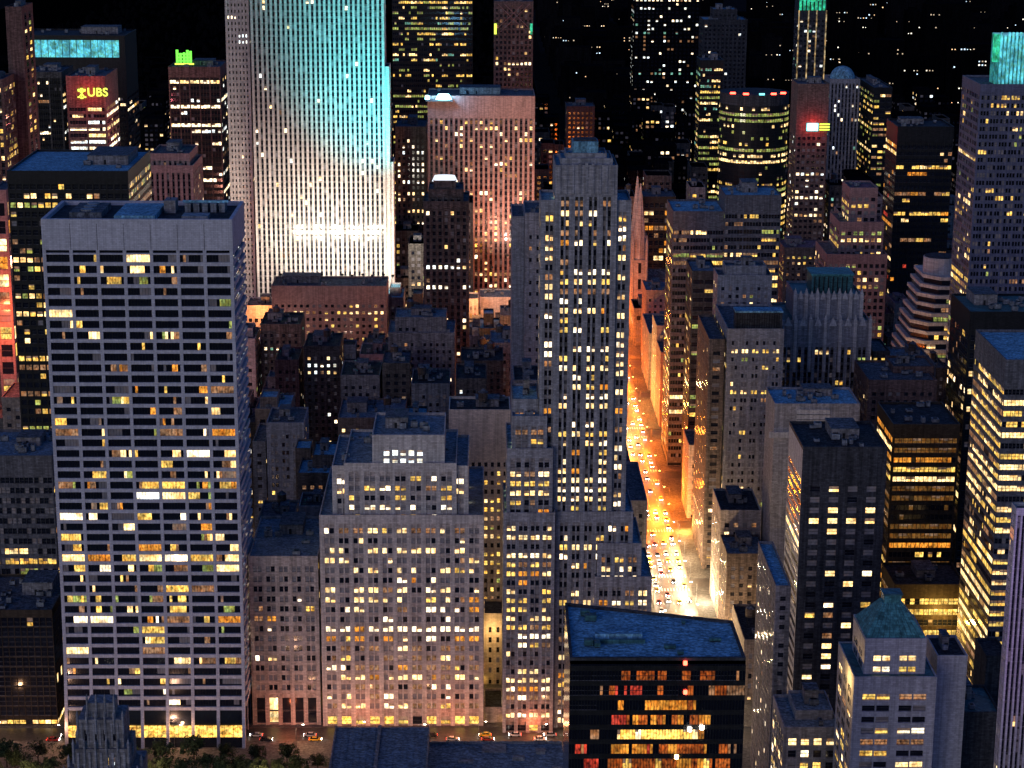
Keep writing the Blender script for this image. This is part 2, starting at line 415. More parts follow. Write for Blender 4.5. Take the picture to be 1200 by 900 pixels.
def hash_s(s):
    h = 2166136261
    for ch in s: h = ((h ^ ord(ch))*16777619) & 0xffffffff
    return h

# ================================================================== the setting
BL0, BL1 = 69.0, 100.0            # building lines of the avenue; roadway 76..93
def street_y(k): return 635+80*k  # north building line of cross street k (0 = first one in front), roadway is 18 m before it
g = MB(); g.poly([(-9000,-500,-.02),(9000,-500,-.02),(9000,16000,-.02),(-9000,16000,-.02)], 'ground_dark')
tag(g.build('ground'), kind='structure')
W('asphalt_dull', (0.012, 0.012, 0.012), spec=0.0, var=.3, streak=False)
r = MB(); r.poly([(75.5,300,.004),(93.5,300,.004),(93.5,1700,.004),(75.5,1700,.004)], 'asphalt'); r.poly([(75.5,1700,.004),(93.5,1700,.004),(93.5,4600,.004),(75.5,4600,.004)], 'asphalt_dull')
tag(r.build('avenue_road'), kind='structure')
r = MB()
for k in range(-3, 32):
    y = street_y(k)
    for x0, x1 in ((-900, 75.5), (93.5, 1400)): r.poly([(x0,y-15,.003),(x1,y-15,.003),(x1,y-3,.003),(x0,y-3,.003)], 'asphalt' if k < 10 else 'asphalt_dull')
tag(r.build('cross_street_road'), kind='structure')
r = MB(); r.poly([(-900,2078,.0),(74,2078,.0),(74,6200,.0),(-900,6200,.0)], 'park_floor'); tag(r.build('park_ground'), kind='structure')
AVX = [(-900,-495),(-465,-212),(-182,75.5),(93.5,214),(240,336),(372,462),(490,640),(680,860),(890,1100)]
p = MB()
for k in range(-3, 32):
    y = street_y(k)
    for x0, x1 in AVX:
        if k >= 18 and x1 < 80: continue
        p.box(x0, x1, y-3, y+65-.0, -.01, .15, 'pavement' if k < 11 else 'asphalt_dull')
tag(p.build('pavement'), kind='structure')
mk = MB()
for X in (79.9, 84.3, 88.7):
    y = 560.0
    while y < 1700:
        mk.poly([(X-.08,y,.009),(X+.08,y,.009),(X+.08,y+3,.009),(X-.08,y+3,.009)], 'road_paint'); y += 9
for k in range(-2, 12):
    for y in (street_y(k)-19.5, street_y(k)-2.2):
        for i in range(13):
            x = 76.3+i*1.32; mk.poly([(x,y,.009),(x+.6,y,.009),(x+.6,y+3.4,.009),(x,y+3.4,.009)], 'road_paint')
tag(mk.build('road_markings'), kind='structure')

# ================================================================== facade styles
S_PAIR = style(bay=5.5, n=2, mull=.45, pier=1.75, fl=3.62, sp=1.75, rd=.5, top=2.2, base=7, shop=.7, smat='limestone', spp=.2)
S_OFF = style(bay=3.1, n=1, pier=1.35, fl=3.8, sp=1.8, rd=.4, top=3.5, base=6, shop=.3)
S_OLD = style(bay=3.4, n=1, pier=1.9, fl=3.6, sp=2.0, rd=.35, top=2.6, base=5, shop=.25)
S_OLD2 = style(bay=5.0, n=2, mull=.5, pier=1.9, fl=3.7, sp=1.9, rd=.35, top=2.6, base=5, shop=.25)
S_DECO = style(bay=3.4, n=1, pier=1.75, fl=3.5, sp=1.5, rd=.9, spp=.55, top=2, base=2)
S_RIB = style(bay=2.9, n=1, pier=1.35, fl=3.75, sp=1.35, rd=.8, spp=.55, top=2.5, base=1, smat='spandrel_dark')
S_BAND = style(bay=9.0, n=5, mull=.12, pier=.5, fl=3.9, sp=1.9, rd=.5, spp=-.03, top=5, base=6)
S_CURT = style(bay=6.0, n=4, mull=.12, pier=.45, fl=3.9, sp=1.3, rd=.25, spp=.1, top=3.0, base=4)
S_RIBGL = style(bay=4.2, n=2, mull=.15, pier=.55, fl=3.9, sp=1.3, rd=.8, spp=.6, top=4, base=1)
S_BLANK = style(bay=3.4, n=1, pier=1.9, fl=900, sp=2.0, rd=.35)
S_FAR = style(bay=4.0, n=1, pier=1.9, fl=4.0, sp=2.0, rd=.3, top=2, base=3)

L_SALMON = (.66, .24, 'office', .6)
L_MIX = (.28, .08, 'mixed', .35)
L_LOW = (.07, .03, 'white', .3)
L_MED = (.2, .08, 'office', .35)
L_YEL = (.45, .2, 'yellow', .1)

# ------------------------------------------------------------------ the white gridded tower with the flared foot
def grace():
    rng = random.Random(11)
    Y = 700.0; X0, H = at(48, 262, Y); X1, _ = at(272, 262, Y); dep = 37.0
    FL0 = 62.0
    def fl(z): return 0.0 if z > FL0 else 6.5*((FL0-z)/FL0)**2
    org = ((X0+X1)/2, Y+dep/2, 0); root = empty('office_tower', org)
    tag(root, 'white travertine slab tower with a grid of wide dark window bays and a flared foot', 'tower')
    mb = MB(); M = 'travertine'
    nb = 7; pw = 1.15; bay = (X1-X0-pw)/nb; fh = 3.88; sp = 1.25; blank = 9.2
    _, zfirst = at(160, 303, Y)
    levels = []; z = zfirst
    while z > 13: levels.append(z); z -= fh
    rd = .8
    zs = [0]+[l-fh/2 for l in levels[::-1]]+[H-blank]
    # core follows the flare in slices
    for a, b in zip(zs[:-1], zs[1:]):
        ya, yb = Y-fl(a)+rd, Y-fl(b)+rd
        mb.hull8([(X0+.01,ya,a),(X1-rd,ya,a),(X1-rd,Y+dep-fl(a)*-1,a),(X0+.01,Y+dep,a),(X0+.01,yb,b),(X1-rd,yb,b),(X1-rd,Y+dep+fl(b),b),(X0+.01,Y+dep,b)], 'glass_dark')
        for i in range(nb+1):
            x = X0+i*bay; ya2, yb2 = Y-fl(a), Y-fl(b)
            mb.hull8([(x,ya2,a),(x+pw,ya2,a),(x+pw,ya2+rd+.2,a),(x,ya2+rd+.2,a),(x,yb2,b),(x+pw,yb2,b),(x+pw,yb2+rd+.2,b),(x,yb2+rd+.2,b)], M)
    mb.box(X0, X1, Y, Y+dep, H-blank, H, M)
    for i in range(1, nb): mb.box(X0+i*bay+pw/2-.08, X0+i*bay+pw/2+.08, Y-.04, Y, H-blank, H-.02, 'mid_concrete')
    wins = []
    zb_top = zfirst+(fh-sp)/2
    # slot row and first spandrel
    mb.box(X0, X1, Y+.04, Y+rd+.2, zb_top, H-blank-1.0, M)
    for l in levels:
        zt = l-(fh-sp)/2; f = fl(zt)
        mb.box(X0, X1, Y+.06-f, Y+rd+.3-f, zt-sp, zt, M)
    rows = 0
    for l in levels:
        f = fl(l); rows += 1
        r = rng.random(); rp = .85 if r < .10 else (.12 if r < .45 else .38)
        rc = rng.choice(['mixed', 'yellow', 'warm', 'office', 'amber'])
        for i in range(nb):
            x = X0+i*bay+pw; w = bay-pw; npan = 8; rq = rp*(1.9 if 14 <= rows <= 30 else (.8 if rows > 30 else .55)); pn = w/npan; states = []
            s = 'glass_dark'; full = rng.random() < rq*.34
            for k in range(npan):
                if full:
                    if k == 0: s = rng.choice(PAL[rc])
                elif rng.random() < .36: s = rng.choice(PAL[rc]+['win_dim','win_shade','win_green']) if rng.random() < min(.8, rq*.5+.05) else ('glass_dark' if rng.random() < .9 else 'win_blind')
                states.append(s)
            wins.append((x, w, l, f, states))
    grp = []
    def bay_mesh(lst, name, kind=None):
        m = MB()
        for x, w, l, f, st_ in lst:
            pn = w/len(st_); y = Y-f+rd-.12; h = fh-sp
            for k, s in enumerate(st_):
                m.poly([(x+k*pn,y,l-h/2),(x+(k+1)*pn,y,l-h/2),(x+(k+1)*pn,y,l+h/2),(x+k*pn,y,l+h/2)], s)
                if k: m.box(x+k*pn-.04, x+k*pn+.04, y-.06, y-.003, l-h/2, l+h/2, 'black_steel')
        o = m.build(name, root, org)
        if kind: o['kind'] = kind
    for wdw in wins[:98]: bay_mesh([wdw], 'window')
    bay_mesh(wins[98:], 'window_bays', 'stuff')
    # lobby
    m = MB()
    for i in range(nb):
        x = X0+i*bay+pw; f = fl(4)
        m.poly([(x,Y-f+rd-.1,.5),(x+bay-pw,Y-f+rd-.1,.5),(x+bay-pw,Y-f+rd-.1+.0,8.4),(x,Y-f+rd-.1,8.4)], 'win_shop')
        for q in range(1, 5): m.box(x+q*(bay-pw)/5-.06, x+q*(bay-pw)/5+.06, Y-f+rd-.25, Y-f+rd-.12, .5, 8.4, 'black_steel')
    m.build('lobby_window', root, org)
    # east face: narrow horizontal bands
    m = MB()
    for l in levels+[levels[0]+fh]:
        zt = l-(fh-sp)/2; m.box(X1-rd, X1+.02, Y+rd+.1, Y+dep-.1, zt-sp-.35, zt+.2, M)
    k = 0; y = Y+rd+.2
    while y < Y+dep-.5: m.box(X1-rd, X1-.6, y, y+.45, 0, H-blank-.05, M); y += 9
    m.build('side_wall', root, org); occlude(m)
    ms = MB()
    for l in levels:
        y = Y+rd+1.0
        while y < Y+dep-3:
            if rng.random() < .30:
                ms.poly([(X1-rd+.03,y,l-.6),(X1-rd+.03,y+1.6,l-.6),(X1-rd+.03,y+1.6,l+1.0),(X1-rd+.03,y,l+1.0)], rng.choice(PAL['white']))
            y += 2.6
    o = ms.build('side_windows', root, org); o['kind'] = 'stuff'
    # sunken roof with machinery
    rf = MB(); rf.box(X0+1.2, X1-1.2, Y+1.2, Y+dep-1.2, H-.1, H+.1, 'roof_tar'); rf.build('roof', root, org)
    for a in ((X0-.02,X1+.02,Y-.02,Y+1.2),(X0-.02,X1+.02,Y+dep-1.2,Y+dep+.02)): mb.box(*a, H-.05, H+1.6, M)
    for a in ((X0-.02,X0+1.2,Y+1.21,Y+dep-1.21),(X1-1.2,X1+.02,Y+1.21,Y+dep-1.21)): mb.box(*a, H-.05, H+1.58, M)
    m = MB(); m.box(X0+24, X0+38, Y+5, Y+dep-7, H+.1, H+1.9, 'roof_blue'); m.build('roof_platform', root, org)
    m = MB(); m.box(X0+8, X0+19, Y+9, Y+dep-8, H+.1, H+2.3, 'roof_grey')
    for yy in (Y+13, Y+19, Y+25): m.cone(X0+13.5, yy, H+2.3, H+2.9, 2.3, 2.3, 'duct_metal', 16)
    m.build('cooling_tower', root, org)
    m = MB(); m.box(X0+39, X0+43, Y+20, Y+27, H+.1, H+4.6, 'grey_brick'); m.tube((X0+41,Y+23,H+4.6),(X0+41,Y+23,H+8),.15,'black_steel'); m.build('bulkhead', root, org)
    m = MB()
    for q in range(5): m.box(X0+46+q*3, X0+48+q*3, Y+22, Y+29, H+.1, H+3.2, 'duct_metal')
    m.box(X0+45, X0+61, Y+24, Y+25, H+3.2, H+4, 'roof_blue'); m.build('pipe_rack', root, org)
    m = MB(); m.box(X0+47, X0+56, Y+6, Y+13, H+.1, H+1.6, 'duct_metal'); m.build('cooling_unit', root, org)
    mb.build('wall', root, org); occlude(mb)
    HERO_BOX.append((X0, X1, Y-6, Y+dep, 0, H, root.name))
grace()

# ------------------------------------------------------------------ glass building with the big blue roof in front
mat_win('win_ember', (1.0, .24, .04), .55, lo=.05)  # dim orange glow, also standing in for reflections in the panes
def glass_block():
    rng = random.Random(5)
    Y0 = 480.0; xa, H = at(668, 773, Y0); xb, _ = at(874, 773, Y0)
    def back(px, py):
        d = ray(px, py); t = (H-CAM_H)/d[2]; return d[0]*t, d[1]*t
    bl = back(662, 708); br = back(858, 729)
    poly = [(xa, Y0), (xb, Y0), br, bl]
    org = ((xa+xb)/2, (Y0+bl[1])/2, 0); root = empty('office_building', org)
    tag(root, 'black glass office block under a wide bright blue roof, orange lights and reflections glowing', 'office building')
    mb = MB(); mb.prism(poly, 0, H-.3, 'glass_dark')
    # parapet
    cx = sum(p[0] for p in poly)/4; cyy = sum(p[1] for p in poly)/4
    ins = [(p[0]+(cx-p[0])*.03, p[1]+(cyy-p[1])*.05) for p in poly]
    for i in range(4):
        j = (i+1) % 4
        mb.hull8([(*poly[i],H-1.2),(*poly[j],H-1.2),(*ins[j],H-1.2),(*ins[i],H-1.2),(*poly[i],H+.5),(*poly[j],H+.5),(*ins[j],H+.5),(*ins[i],H+.5)], 'dark_concrete')
    rf = MB(); rf.prism(ins, H-.6, H-.2, 'roof_blue'); rf.build('roof', root, org)
    m = MB(); m.box(xa+7, xa+19, Y0+14, Y0+16, H-.2, H+1.2, 'roof_blue'); m.box(xa+6, xa+19.5, Y0+11, Y0+12, H-.2, H+.8, 'teal_metal'); m.build('roof_rail', root, org)
    for (dx, dy, w, d, h) in ((4,30,2.5,2,1.2),(5,26,3,2,1.5),(4,9,2.2,2,1.4),(6.5,8,1.5,2.5,1.0),(24,7,3,1.5,.7),(36,12,3,1.2,.6),(30,24,1,1,.6),(27,3,1.6,1.2,.7)):
        m = MB(); m.box(xa+dx, xa+dx+w, Y0+dy, Y0+dy+d, H+.1, H+.1+h, 'teal_metal'); m.box(xa+dx+.2, xa+dx+w-.2, Y0+dy+.2, Y0+dy+d-.2, H-.3, H+.1, 'black_steel'); m.build('roof_vent', root, org)
    # floors: dark mullioned bands; glowing panes between stand in for lights and reflections
    fl = 3.95; nf = 9; L = xb-xa; nm = 58; pn = L/nm
    for j in range(nf+1): mb.box(xa+.02, xb-.02, Y0-.22, Y0+.02, H-1.6-j*fl-1.35, H-1.6-j*fl, 'black_steel')
    for i in range(nm+1): mb.box(xa+i*pn-.05, xa+i*pn+.05, Y0-.30, Y0+.01, H-1.6-nf*fl, H-1.4, 'black_steel')
    rows = [ (.0,.0,None), (.25,.66,'dimorange'), (.2,.75,'dimred'), (.25,.72,'bright'), (.22,.78,'orange'), (.22,.76,'blaze'), (.22,.8,'orange'), (.2,.8,'amber'), (.2,.8,'amber')]
    tab = {'dimorange': ['win_ember','win_ember','win_ember','glass_dark','glass_dark'], 'dimred': ['win_ember','glass_dark','win_red','win_ember','glass_dark'],
           'bright': ['win_yellow','win_cream','win_amber','win_amber','win_ember'], 'orange': ['win_amber','win_red','win_ember','glass_dark','win_amber','win_ember'],
           'blaze': ['win_white','win_cream','win_amber','win_yellow','win_shop'], 'amber': ['win_amber','win_yellow','win_amber','win_ember','win_ember']}
    stuff = []
    for j in range(1, nf+1):
        a, b, key = rows[min(j, len(rows)-1)] if j < len(rows) else (.2,.8,'amber')
        s = 'glass_dark'; left = 0
        for i in range(nm):
            t = i/nm
            if left <= 0:
                left = rng.choice([1,1,2,2,3,5]); s = 'glass_dark' if rng.random() < .9 else 'win_dim'
                if key and a < t < b: s = rng.choice(tab[key]) if rng.random() < .9 else 'glass_dark'
                elif key and b <= t < b+.12 and rng.random() < .4: s = 'win_ember'
                if j >= 6 and .02 < t < .16 and rng.random() < .7: s = 'win_red'
            left -= 1
            z1 = H-1.6-(j-1)*fl-1.4; z0 = z1-fl+1.4
            stuff.append(((xa+(i+.5)*pn, Y0-.08, (z0+z1)/2), (1,0), (0,-1), pn-.05, z1-z0, s))
    PENDING.append((root, org, stuff, 100))
    mb.build('wall', root, org); occlude(mb)
    for x, z, c in ((.655, -1.2, 'lamp_red'), (.66, -9, 'lamp_red'), (.62, -26.5, 'lamp_warm'), (.69, -19, 'lamp_white'), (.76, -18.5, 'lamp_white')):
        m = MB(); m.cone(xa+L*x, Y0-.45, H+z, H+z+.9, .5, .5, c, 8); m.build('lamp', root, org)
    HERO_BOX.append((xa, xb, Y0, br[1]+20, 0, H, root.name))
glass_block()

# ------------------------------------------------------------------ the tall stone tower with setbacks beside the avenue
def deco_crown(root, org, mb, rf, wins, T):
    X0, X1, Y0, Y1, zb, zt = T[0][:6]
    for i in range(9):      # short buttress caps on the top
        x = X0+1+(X1-X0-3)*i/8; mb.box(x, x+.9, Y0-.35, Y0+.5, T[0][5]-9, T[0][5]+2.0-abs(i-4)*.3, 'limestone_grey')
    m = MB(); zt = T[2][5]; xa, za = at(671, 181, Y0+8); xb, _ = at(701, 181, Y0+8); _, zc = at(686, 166, Y0+8)
    for x in (xa-1.5, xb+1.0): m.box(x, x+.5, Y0+7, Y0+7.5, zt, za+1, 'black_steel')
    m.box(xa-3, xb+3, Y0+6.8, Y0+7.6, za-.2, za+.5, 'duct_metal'); m.box(xa, xb, Y0+8, Y0+17, zt, zc, 'roof_blue')
    m.box(xa+.5, xb-.5, Y0+9, Y0+16, zc, zc+.5, 'dark_concrete'); m.build('tank_house', root, org)
    m = MB(); m.cone(*[(X0+X1)/2-9, Y0+12], zt, zt+7, .15, .05, 'black_steel', 6); m.build('mast', root, org)
ST500 = style(bay=5.5, n=2, mull=.7, pier=2.1, fl=3.45, sp=1.5, rd=.9, spp=.62, top=10, base=1, smat='spandrel_dark')
ST500b = style(bay=4.4, n=2, mull=.5, pier=1.7, fl=3.45, sp=1.45, rd=.7, spp=.3, top=3, base=2, smat='spandrel_stone')
ST500w = style(bay=4.6,n=2,mull=.45,pier=1.3,fl=3.45,sp=1.55,rd=.45,top=2.5,base=6,shop=.5,smat='spandrel_stone')
bld('skyscraper', 'tall grey stone tower with vertical piers, stepped wings and a blue tank house', 'skyscraper',
    [(651,724,197,712,26,0,ST500), (657,718,189,715,19,0,S_BLANK), (663,711,183,718,13,0,S_BLANK), (634,740,238,713.3,22,0,ST500b), (651,742,603,711,27,0,ST500b), (700,752,640,709.5,30,0,ST500b), (697,764,679,708,32,0,ST500b),
     (590,650.5,604,707,36,0,ST500w), (594,648,529,708.5,34,0,ST500w), (600,641,491,710,30,0,ST500w), (600,631,471,716,22,0,ST500w)],
    ST500, 'limestone_grey', (.66,.25,'office',.3), seed=3, tank=False, roof='roof_blue', extra=deco_crown)
# ------------------------------------------------------------------ list of the other buildings
B = bld
def white_row(root, org, mb, rf, wins, T):
    X0, X1, Y0, Y1, zb, zt = T[3][:6]
    for j, py in enumerate((531, 541)):
        for px in (453, 463, 472.5, 482, 492):
            x, z = at(px, py, Y0-.12); wins.insert(0, ((x, Y0-.03, z), (1,0), (0,-1), 1.9, 2.1, 'win_cool'))
B('office_building', 'broad grey stone office block with paired windows brightly lit in whole rows, stepped shoulders', 'building',
  [(374,567,607,713,60), (403,535,546,715.5,44), (389,549,549,717,40), (436,521,513,718,30,0,S_BLANK)], S_PAIR, 'limestone_pale', L_SALMON, seed=21, roof='roof_silver', extra=white_row)
B('office_building', 'brown stone block with a columned upper storey between white grid tower and paired-window block', 'building',
  [(291,372.5,655,714,46)], style(bay=4.4,n=2,mull=.4,pier=1.6,fl=3.7,sp=1.7,rd=.5,top=1.2,base=14,shop=.6), 'limestone', (.10,.04,'office',.6), seed=22, roof='roof_silver')
B('apartment_building', 'grey penthouse block behind the columned brown block, small dark windows in its blank wall', 'building',
  [(350,388,596,775,18)], style(bay=5,n=1,pier=3.6,fl=5.2,sp=3.6,rd=.3,top=3,base=1), 'limestone_grey', (.0,0,'office',.0), seed=23, roof='roof_tar')
B('office_tower', 'beige tower with blank upper wall and small yellow lit windows, behind the paired-window block', 'tower',
  [(526,598,483,796,20)], style(bay=2.6,n=1,pier=1.35,fl=3.65,sp=1.9,rd=.35,top=19,base=3), 'beige_brick', (.72,.25,'yellow',.1), seed=24, roof='roof_tar', tank=True)
B('apartment_building', 'low lamplit yard building wedged between paired-window block and narrow stepped wing', 'building',
  [(567.5,589,832,716,18)], S_OFF, 'limestone', (.2,.1,'office',.4), seed=25, roof='roof_tar')
B('apartment_building', 'yellow lamplit wall closing the gap behind the low yard building', 'building',
  [(567,591,722,752,16)], S_OLD, 'beige_brick', (.15,.0,'white',.2), seed=26, roof='roof_tar')
# left edge
B('office_tower', 'black glass tower with rows of square yellow windows, behind the white grid tower', 'tower',
  [(8,150,203,880,62)], style(bay=3.0,n=1,pier=.7,fl=3.95,sp=1.7,rd=.4,top=3,base=6,smat='black_steel'), 'black_steel', (.42,.30,'yellow',.03), seed=27, roof='roof_blue', dens=.5)
B('office_building', 'grey banded office block at the left edge with machinery crowding its roof', 'building',
  [(-30,61,537,762,36)], style(bay=7.5,n=4,mull=.12,pier=.5,fl=4.0,sp=1.7,rd=.4,spp=-.02,top=6,base=5), 'mid_concrete', (.30,.1,'yellow',.4), seed=28, roof='roof_silver', dens=2.5)
def sunk(root, org, mb, rf, wins, T): pass
B('office_building', 'low black glass block with sunken dark roof at the foot of the left edge', 'building',
  [(-30,61,718,714,38)], style(bay=2.4,n=1,pier=.25,fl=3.9,sp=.5,rd=.3,top=1.5,base=4,shop=.9), 'bronze_steel', (.02,0,'yellow',.0), seed=29, roof='roof_grey', dens=2)
B('office_tower', 'slender tower edge with a plain pink stone pier, at the upper left corner', 'tower',
  [(6,25,10,1180,30)], style(bay=12,n=1,pier=6.2,fl=3.7,sp=1.6,rd=.5,top=3,base=1,smat='black_steel'), 'red_brick', (.3,.1,'yellow',.2), seed=30)
B('office_tower', 'ribbed tower partly cut by the left edge, washed with red light near its foot', 'tower',
  [(-40,3,95,1148,30)], S_RIB, 'red_brick', (.3,.1,'yellow',.1), seed=31)
B('billboard_building', 'red-orange floodlit corner building at the left edge beside the black glass tower', 'building',
  [(-12,7,225,1020,30)], style(bay=5,n=1,pier=1.2,fl=9,sp=2.6,rd=.4,top=3,base=1), 'pink_granite', (.5,.1,'amber',.1), seed=32)
def crown21(root, org, mb, rf, wins, T):
    X0, X1, Y0 = T[0][0], T[0][1], T[0][2]; _, za = at(80, 67, Y0); _, zc = at(80, 47, Y0)
    m = MB(); n = 13; w = (X1-X0-8)/n
    for i in range(n): m.box(X0+4+i*w+.25, X0+4+(i+1)*w-.25, Y0-.55, Y0-.03, za, zc, 'crown_cyan')
    m.build('lit_crown', root, org)
B('office_tower', 'broad dark tower with a crown of glowing cyan panels around its top', 'tower',
  [(24,146,43,1460,50)], style(bay=9,n=4,mull=.3,pier=1.2,fl=3.9,sp=2.2,rd=.5,top=40,base=1), 'black_steel', (.12,.04,'office',.05), seed=33, roof='roof_tar', extra=crown21)
def ubs(root, org, mb, rf, wins, T):
    X0, X1, Y0 = T[0][0], T[0][1], T[0][2]; xa, za = at(102.5, 112.5, Y0); 
    cu = bpy.data.curves.new('sign_text', 'FONT'); cu.body = 'UBS'; cu.size = 7.4; cu.extrude = .15; cu.space_character = 1.05; cu.offset = .12
    tmp_o = bpy.data.objects.new('tmp_text', cu); me = bpy.data.meshes.new_from_object(tmp_o); bpy.data.objects.remove(tmp_o); me.materials.clear(); me.materials.append(MATS['sign_yellow'])
    o = bpy.data.objects.new('sign_lettering', me); col.objects.link(o); o.parent = root
    o.location = (xa-org[0], Y0-.5-org[1], za); o.rotation_euler = (R(90), 0, 0)
    m = MB()      # three crossed keys
    x, z = at(96, 109.5, Y0); y = Y0-.6
    for a in (-38, 0, 38):
        dx, dz = math.sin(R(a)), math.cos(R(a))
        m.tube((x-dx*3, y, z-dz*3), (x+dx*2.2, y, z+dz*2.2), .32, 'sign_yellow', 5); m.cone(x+dx*2.7, y, z+dz*2.7-.7, z+dz*2.7+.7, .9, .9, 'sign_yellow', 8)
        m.box(x-dx*3-.9, x-dx*3+.9, y-.2, y+.2, z-dz*3-.3, z-dz*3+.5, 'sign_yellow')
    m.build('sign_emblem', root, org)
    _, zb = at(96, 118, Y0); _, zt = at(96, 101, Y0)
B('office_tower', 'dark red granite tower carrying the yellow UBS sign over lit window rows', 'tower',
  [(77,123,91,1320,46)], style(bay=11,n=6,mull=.1,pier=1.2,fl=4.1,sp=2.0,rd=.4,top=17,base=1), 'brown_brick', (.42,.3,'white',.05), seed=34, extra=ubs)
B('office_tower', 'dark ribbed tower between the UBS tower and the pink stone pier', 'tower',
  [(27,72,86,1350,40)], style(bay=9,n=5,mull=.1,pier=1.0,fl=4.0,sp=2.1,rd=.9,spp=.5,top=3,base=1,smat='black_steel'), 'soot_brick', (.16,.06,'white',.05), seed=35)
def green_sign(root, org, mb, rf, wins, T):
    X0, X1, Y0, zt = T[0][0], T[0][1], T[0][2], T[0][5]; x, z = at(216, 73, Y0+6); m = MB(); y = Y0+6
    m.box(x-6.3, x+6.3, y-.3, y+.5, z-1.6, z-.6, 'sign_yellow')
    for dx, h in ((-4.6,8.2),(-2.4,6),(0,6.4),(2.2,8),(4.2,7.4)):
        m.box(x+dx-.8, x+dx+.8, y, y+.5, z-.3, z+h, 'sign_green')
    for k in range(3): m.box(x-4.4, x+4.6, y+.1, y+.4, z+.6+k*2.2, z+1.4+k*2.2, 'sign_green')
    for dx in (-5, 5): m.tube((x+dx, y+.8, zt), (x+dx, y+.8, z-.7), .25, 'black_steel', 5)
    m.build('roof_sign', root, org)
B('office_tower', 'dark ribbed tower with a small glowing green sign standing on its roof', 'tower',
  [(197,258,80,1380,44)], style(bay=6.4,n=3,mull=.12,pier=.8,fl=4.0,sp=1.9,rd=.9,spp=.4,top=6,base=1,smat='black_steel'), 'red_brick', (.20,.10,'white',.05), seed=36, extra=green_sign)
B('office_building', 'pink striped stone block with a stepped top behind the roof of the white grid tower', 'building',
  [(173,226,196,1120,40), (176,222,182,1124,34)], style(bay=3.0,n=1,pier=1.6,fl=3.8,sp=1.0,rd=.8,spp=.5,top=3,base=1,smat='spandrel_dark'), 'pink_granite', (.10,.1,'white',.1), seed=37)
W('spandrel_rock', (0.12, 0.115, 0.11), var=.3)
ROCK = style(bay=2.95, n=1, pier=1.5, fl=3.75, sp=1.3, rd=.75, spp=.66, top=2, base=1, smat='spandrel_rock')
B('skyscraper', 'huge pale slab skyscraper floodlit cyan above and white below, striped with narrow window strips', 'skyscraper',
  [(291,449,-66,1290,26,0,ROCK), (262,290,-40,1306,26,0,style(bay=7.2,n=3,mull=1.3,pier=1.5,fl=3.75,sp=2.0,rd=.7,spp=.3,top=2,base=1)), (449.2,456,80,1291.5,22,0,ROCK), (456.2,461,192,1293,20,0,S_BLANK)],
  ROCK, 'limestone_pale', (.05,.0,'white',.1), seed=38)
B('office_building', 'reddish stone block with regular square windows standing before the floodlit slab', 'building',
  [(318,453,337,1196,28,0,style(bay=3.6,n=1,pier=1.9,fl=4.0,sp=2.2,rd=.35,top=8,base=2))], S_OLD, 'pink_granite', (.25,.06,'warm',.2), seed=39, roof='roof_grey')
B('apartment_building', 'small orange floodlit block at the left foot of the huge slab skyscraper', 'building',
  [(288,319,360,1222,24)], style(bay=3.2,n=1,pier=1.6,fl=8,sp=6,rd=.5,top=1,base=2), 'limestone_pale', (.1,0,'amber',.2), seed=40)
B('office_tower', 'pink floodlit tower of close vertical piers with a cyan floodlight burning on its roof', 'tower',
  [(501,627,114,1390,42)], style(bay=3.3,n=1,pier=1.6,fl=3.9,sp=1.5,rd=1.0,spp=.7,top=14,base=1,smat='spandrel_dark'), 'pink_granite', (.30,.08,'warm',.1), seed=41, dens=.4)
B('office_tower', 'brown pier-striped tower just left of the pink floodlit tower', 'tower',
  [(463,499.5,150,1425,40)], style(bay=3.3,n=1,pier=1.8,fl=4.0,sp=1.9,rd=.8,spp=.5,top=6,base=1), 'brown_brick', (.30,.1,'white',.1), seed=42)
B('office_building', 'bright pink terraced stone block at the base of the pink floodlit tower', 'building',
  [(562,600,350,1330,26,0,S_BLANK), (563,600,365,1326,30,0,S_BLANK), (561,602,382,1322,34,0,S_BLANK)], S_BLANK, 'limestone_pale', (0,0,'warm',0), seed=43, roof='roof_silver')
B('office_building', 'narrow orange lamplit facade beside the bright pink terraced block', 'building',
  [(548,560.5,352,1318,20)], style(bay=3.2,n=1,pier=1.7,fl=4,sp=2,rd=.4,top=2,base=2), 'beige_brick', (.5,.1,'amber',.1), seed=44)
def white_cap(root, org, mb, rf, wins, T):
    X0, X1, Y0, Y1, zb, zt = T[0][:6]; m = MB(); c = (X0+X1)/2
    m.cone(c, Y0+5, zt, zt+3.2, 7.0, 5.6, 'lamp_glowcap', 14, sy=.6); m.build('lit_crown', root, org)
mat_emit('lamp_glowcap', (.85,.92,1.0), 1.1)
B('skyscraper', 'dark brick stepped tower with a small glowing white crown before the pink floodlit tower', 'skyscraper',
  [(508,534,214,1116,16), (502,543,224,1115,24), (496,549.5,238,1113,30)], style(bay=3.4,n=1,pier=1.6,fl=3.7,sp=1.6,rd=.8,spp=.5,top=3,base=1), 'soot_brick', (.15,.07,'white',.1), seed=45, extra=white_cap)
B('office_building', 'blue-grey masonry block with few bright windows below the dark stepped tower', 'building',
  [(455,533,392,1042,30), (463,523,374,1047,22)], S_OLD, 'grey_brick', (.14,.05,'cool',.3), seed=46, roof='roof_silver', tank=True)
B('apartment_tower', 'plain grey slab with two columns of small windows, left of the tall stone tower', 'tower',
  [(615,646,252,958,34,0,style(bay=3.6,n=1,pier=2.2,fl=5.4,sp=3.6,rd=.3,top=6,base=1)), (600,614.6,256,960,34,0,S_BLANK)], S_OLD, 'limestone_grey', (.05,.0,'white',.2), seed=47)
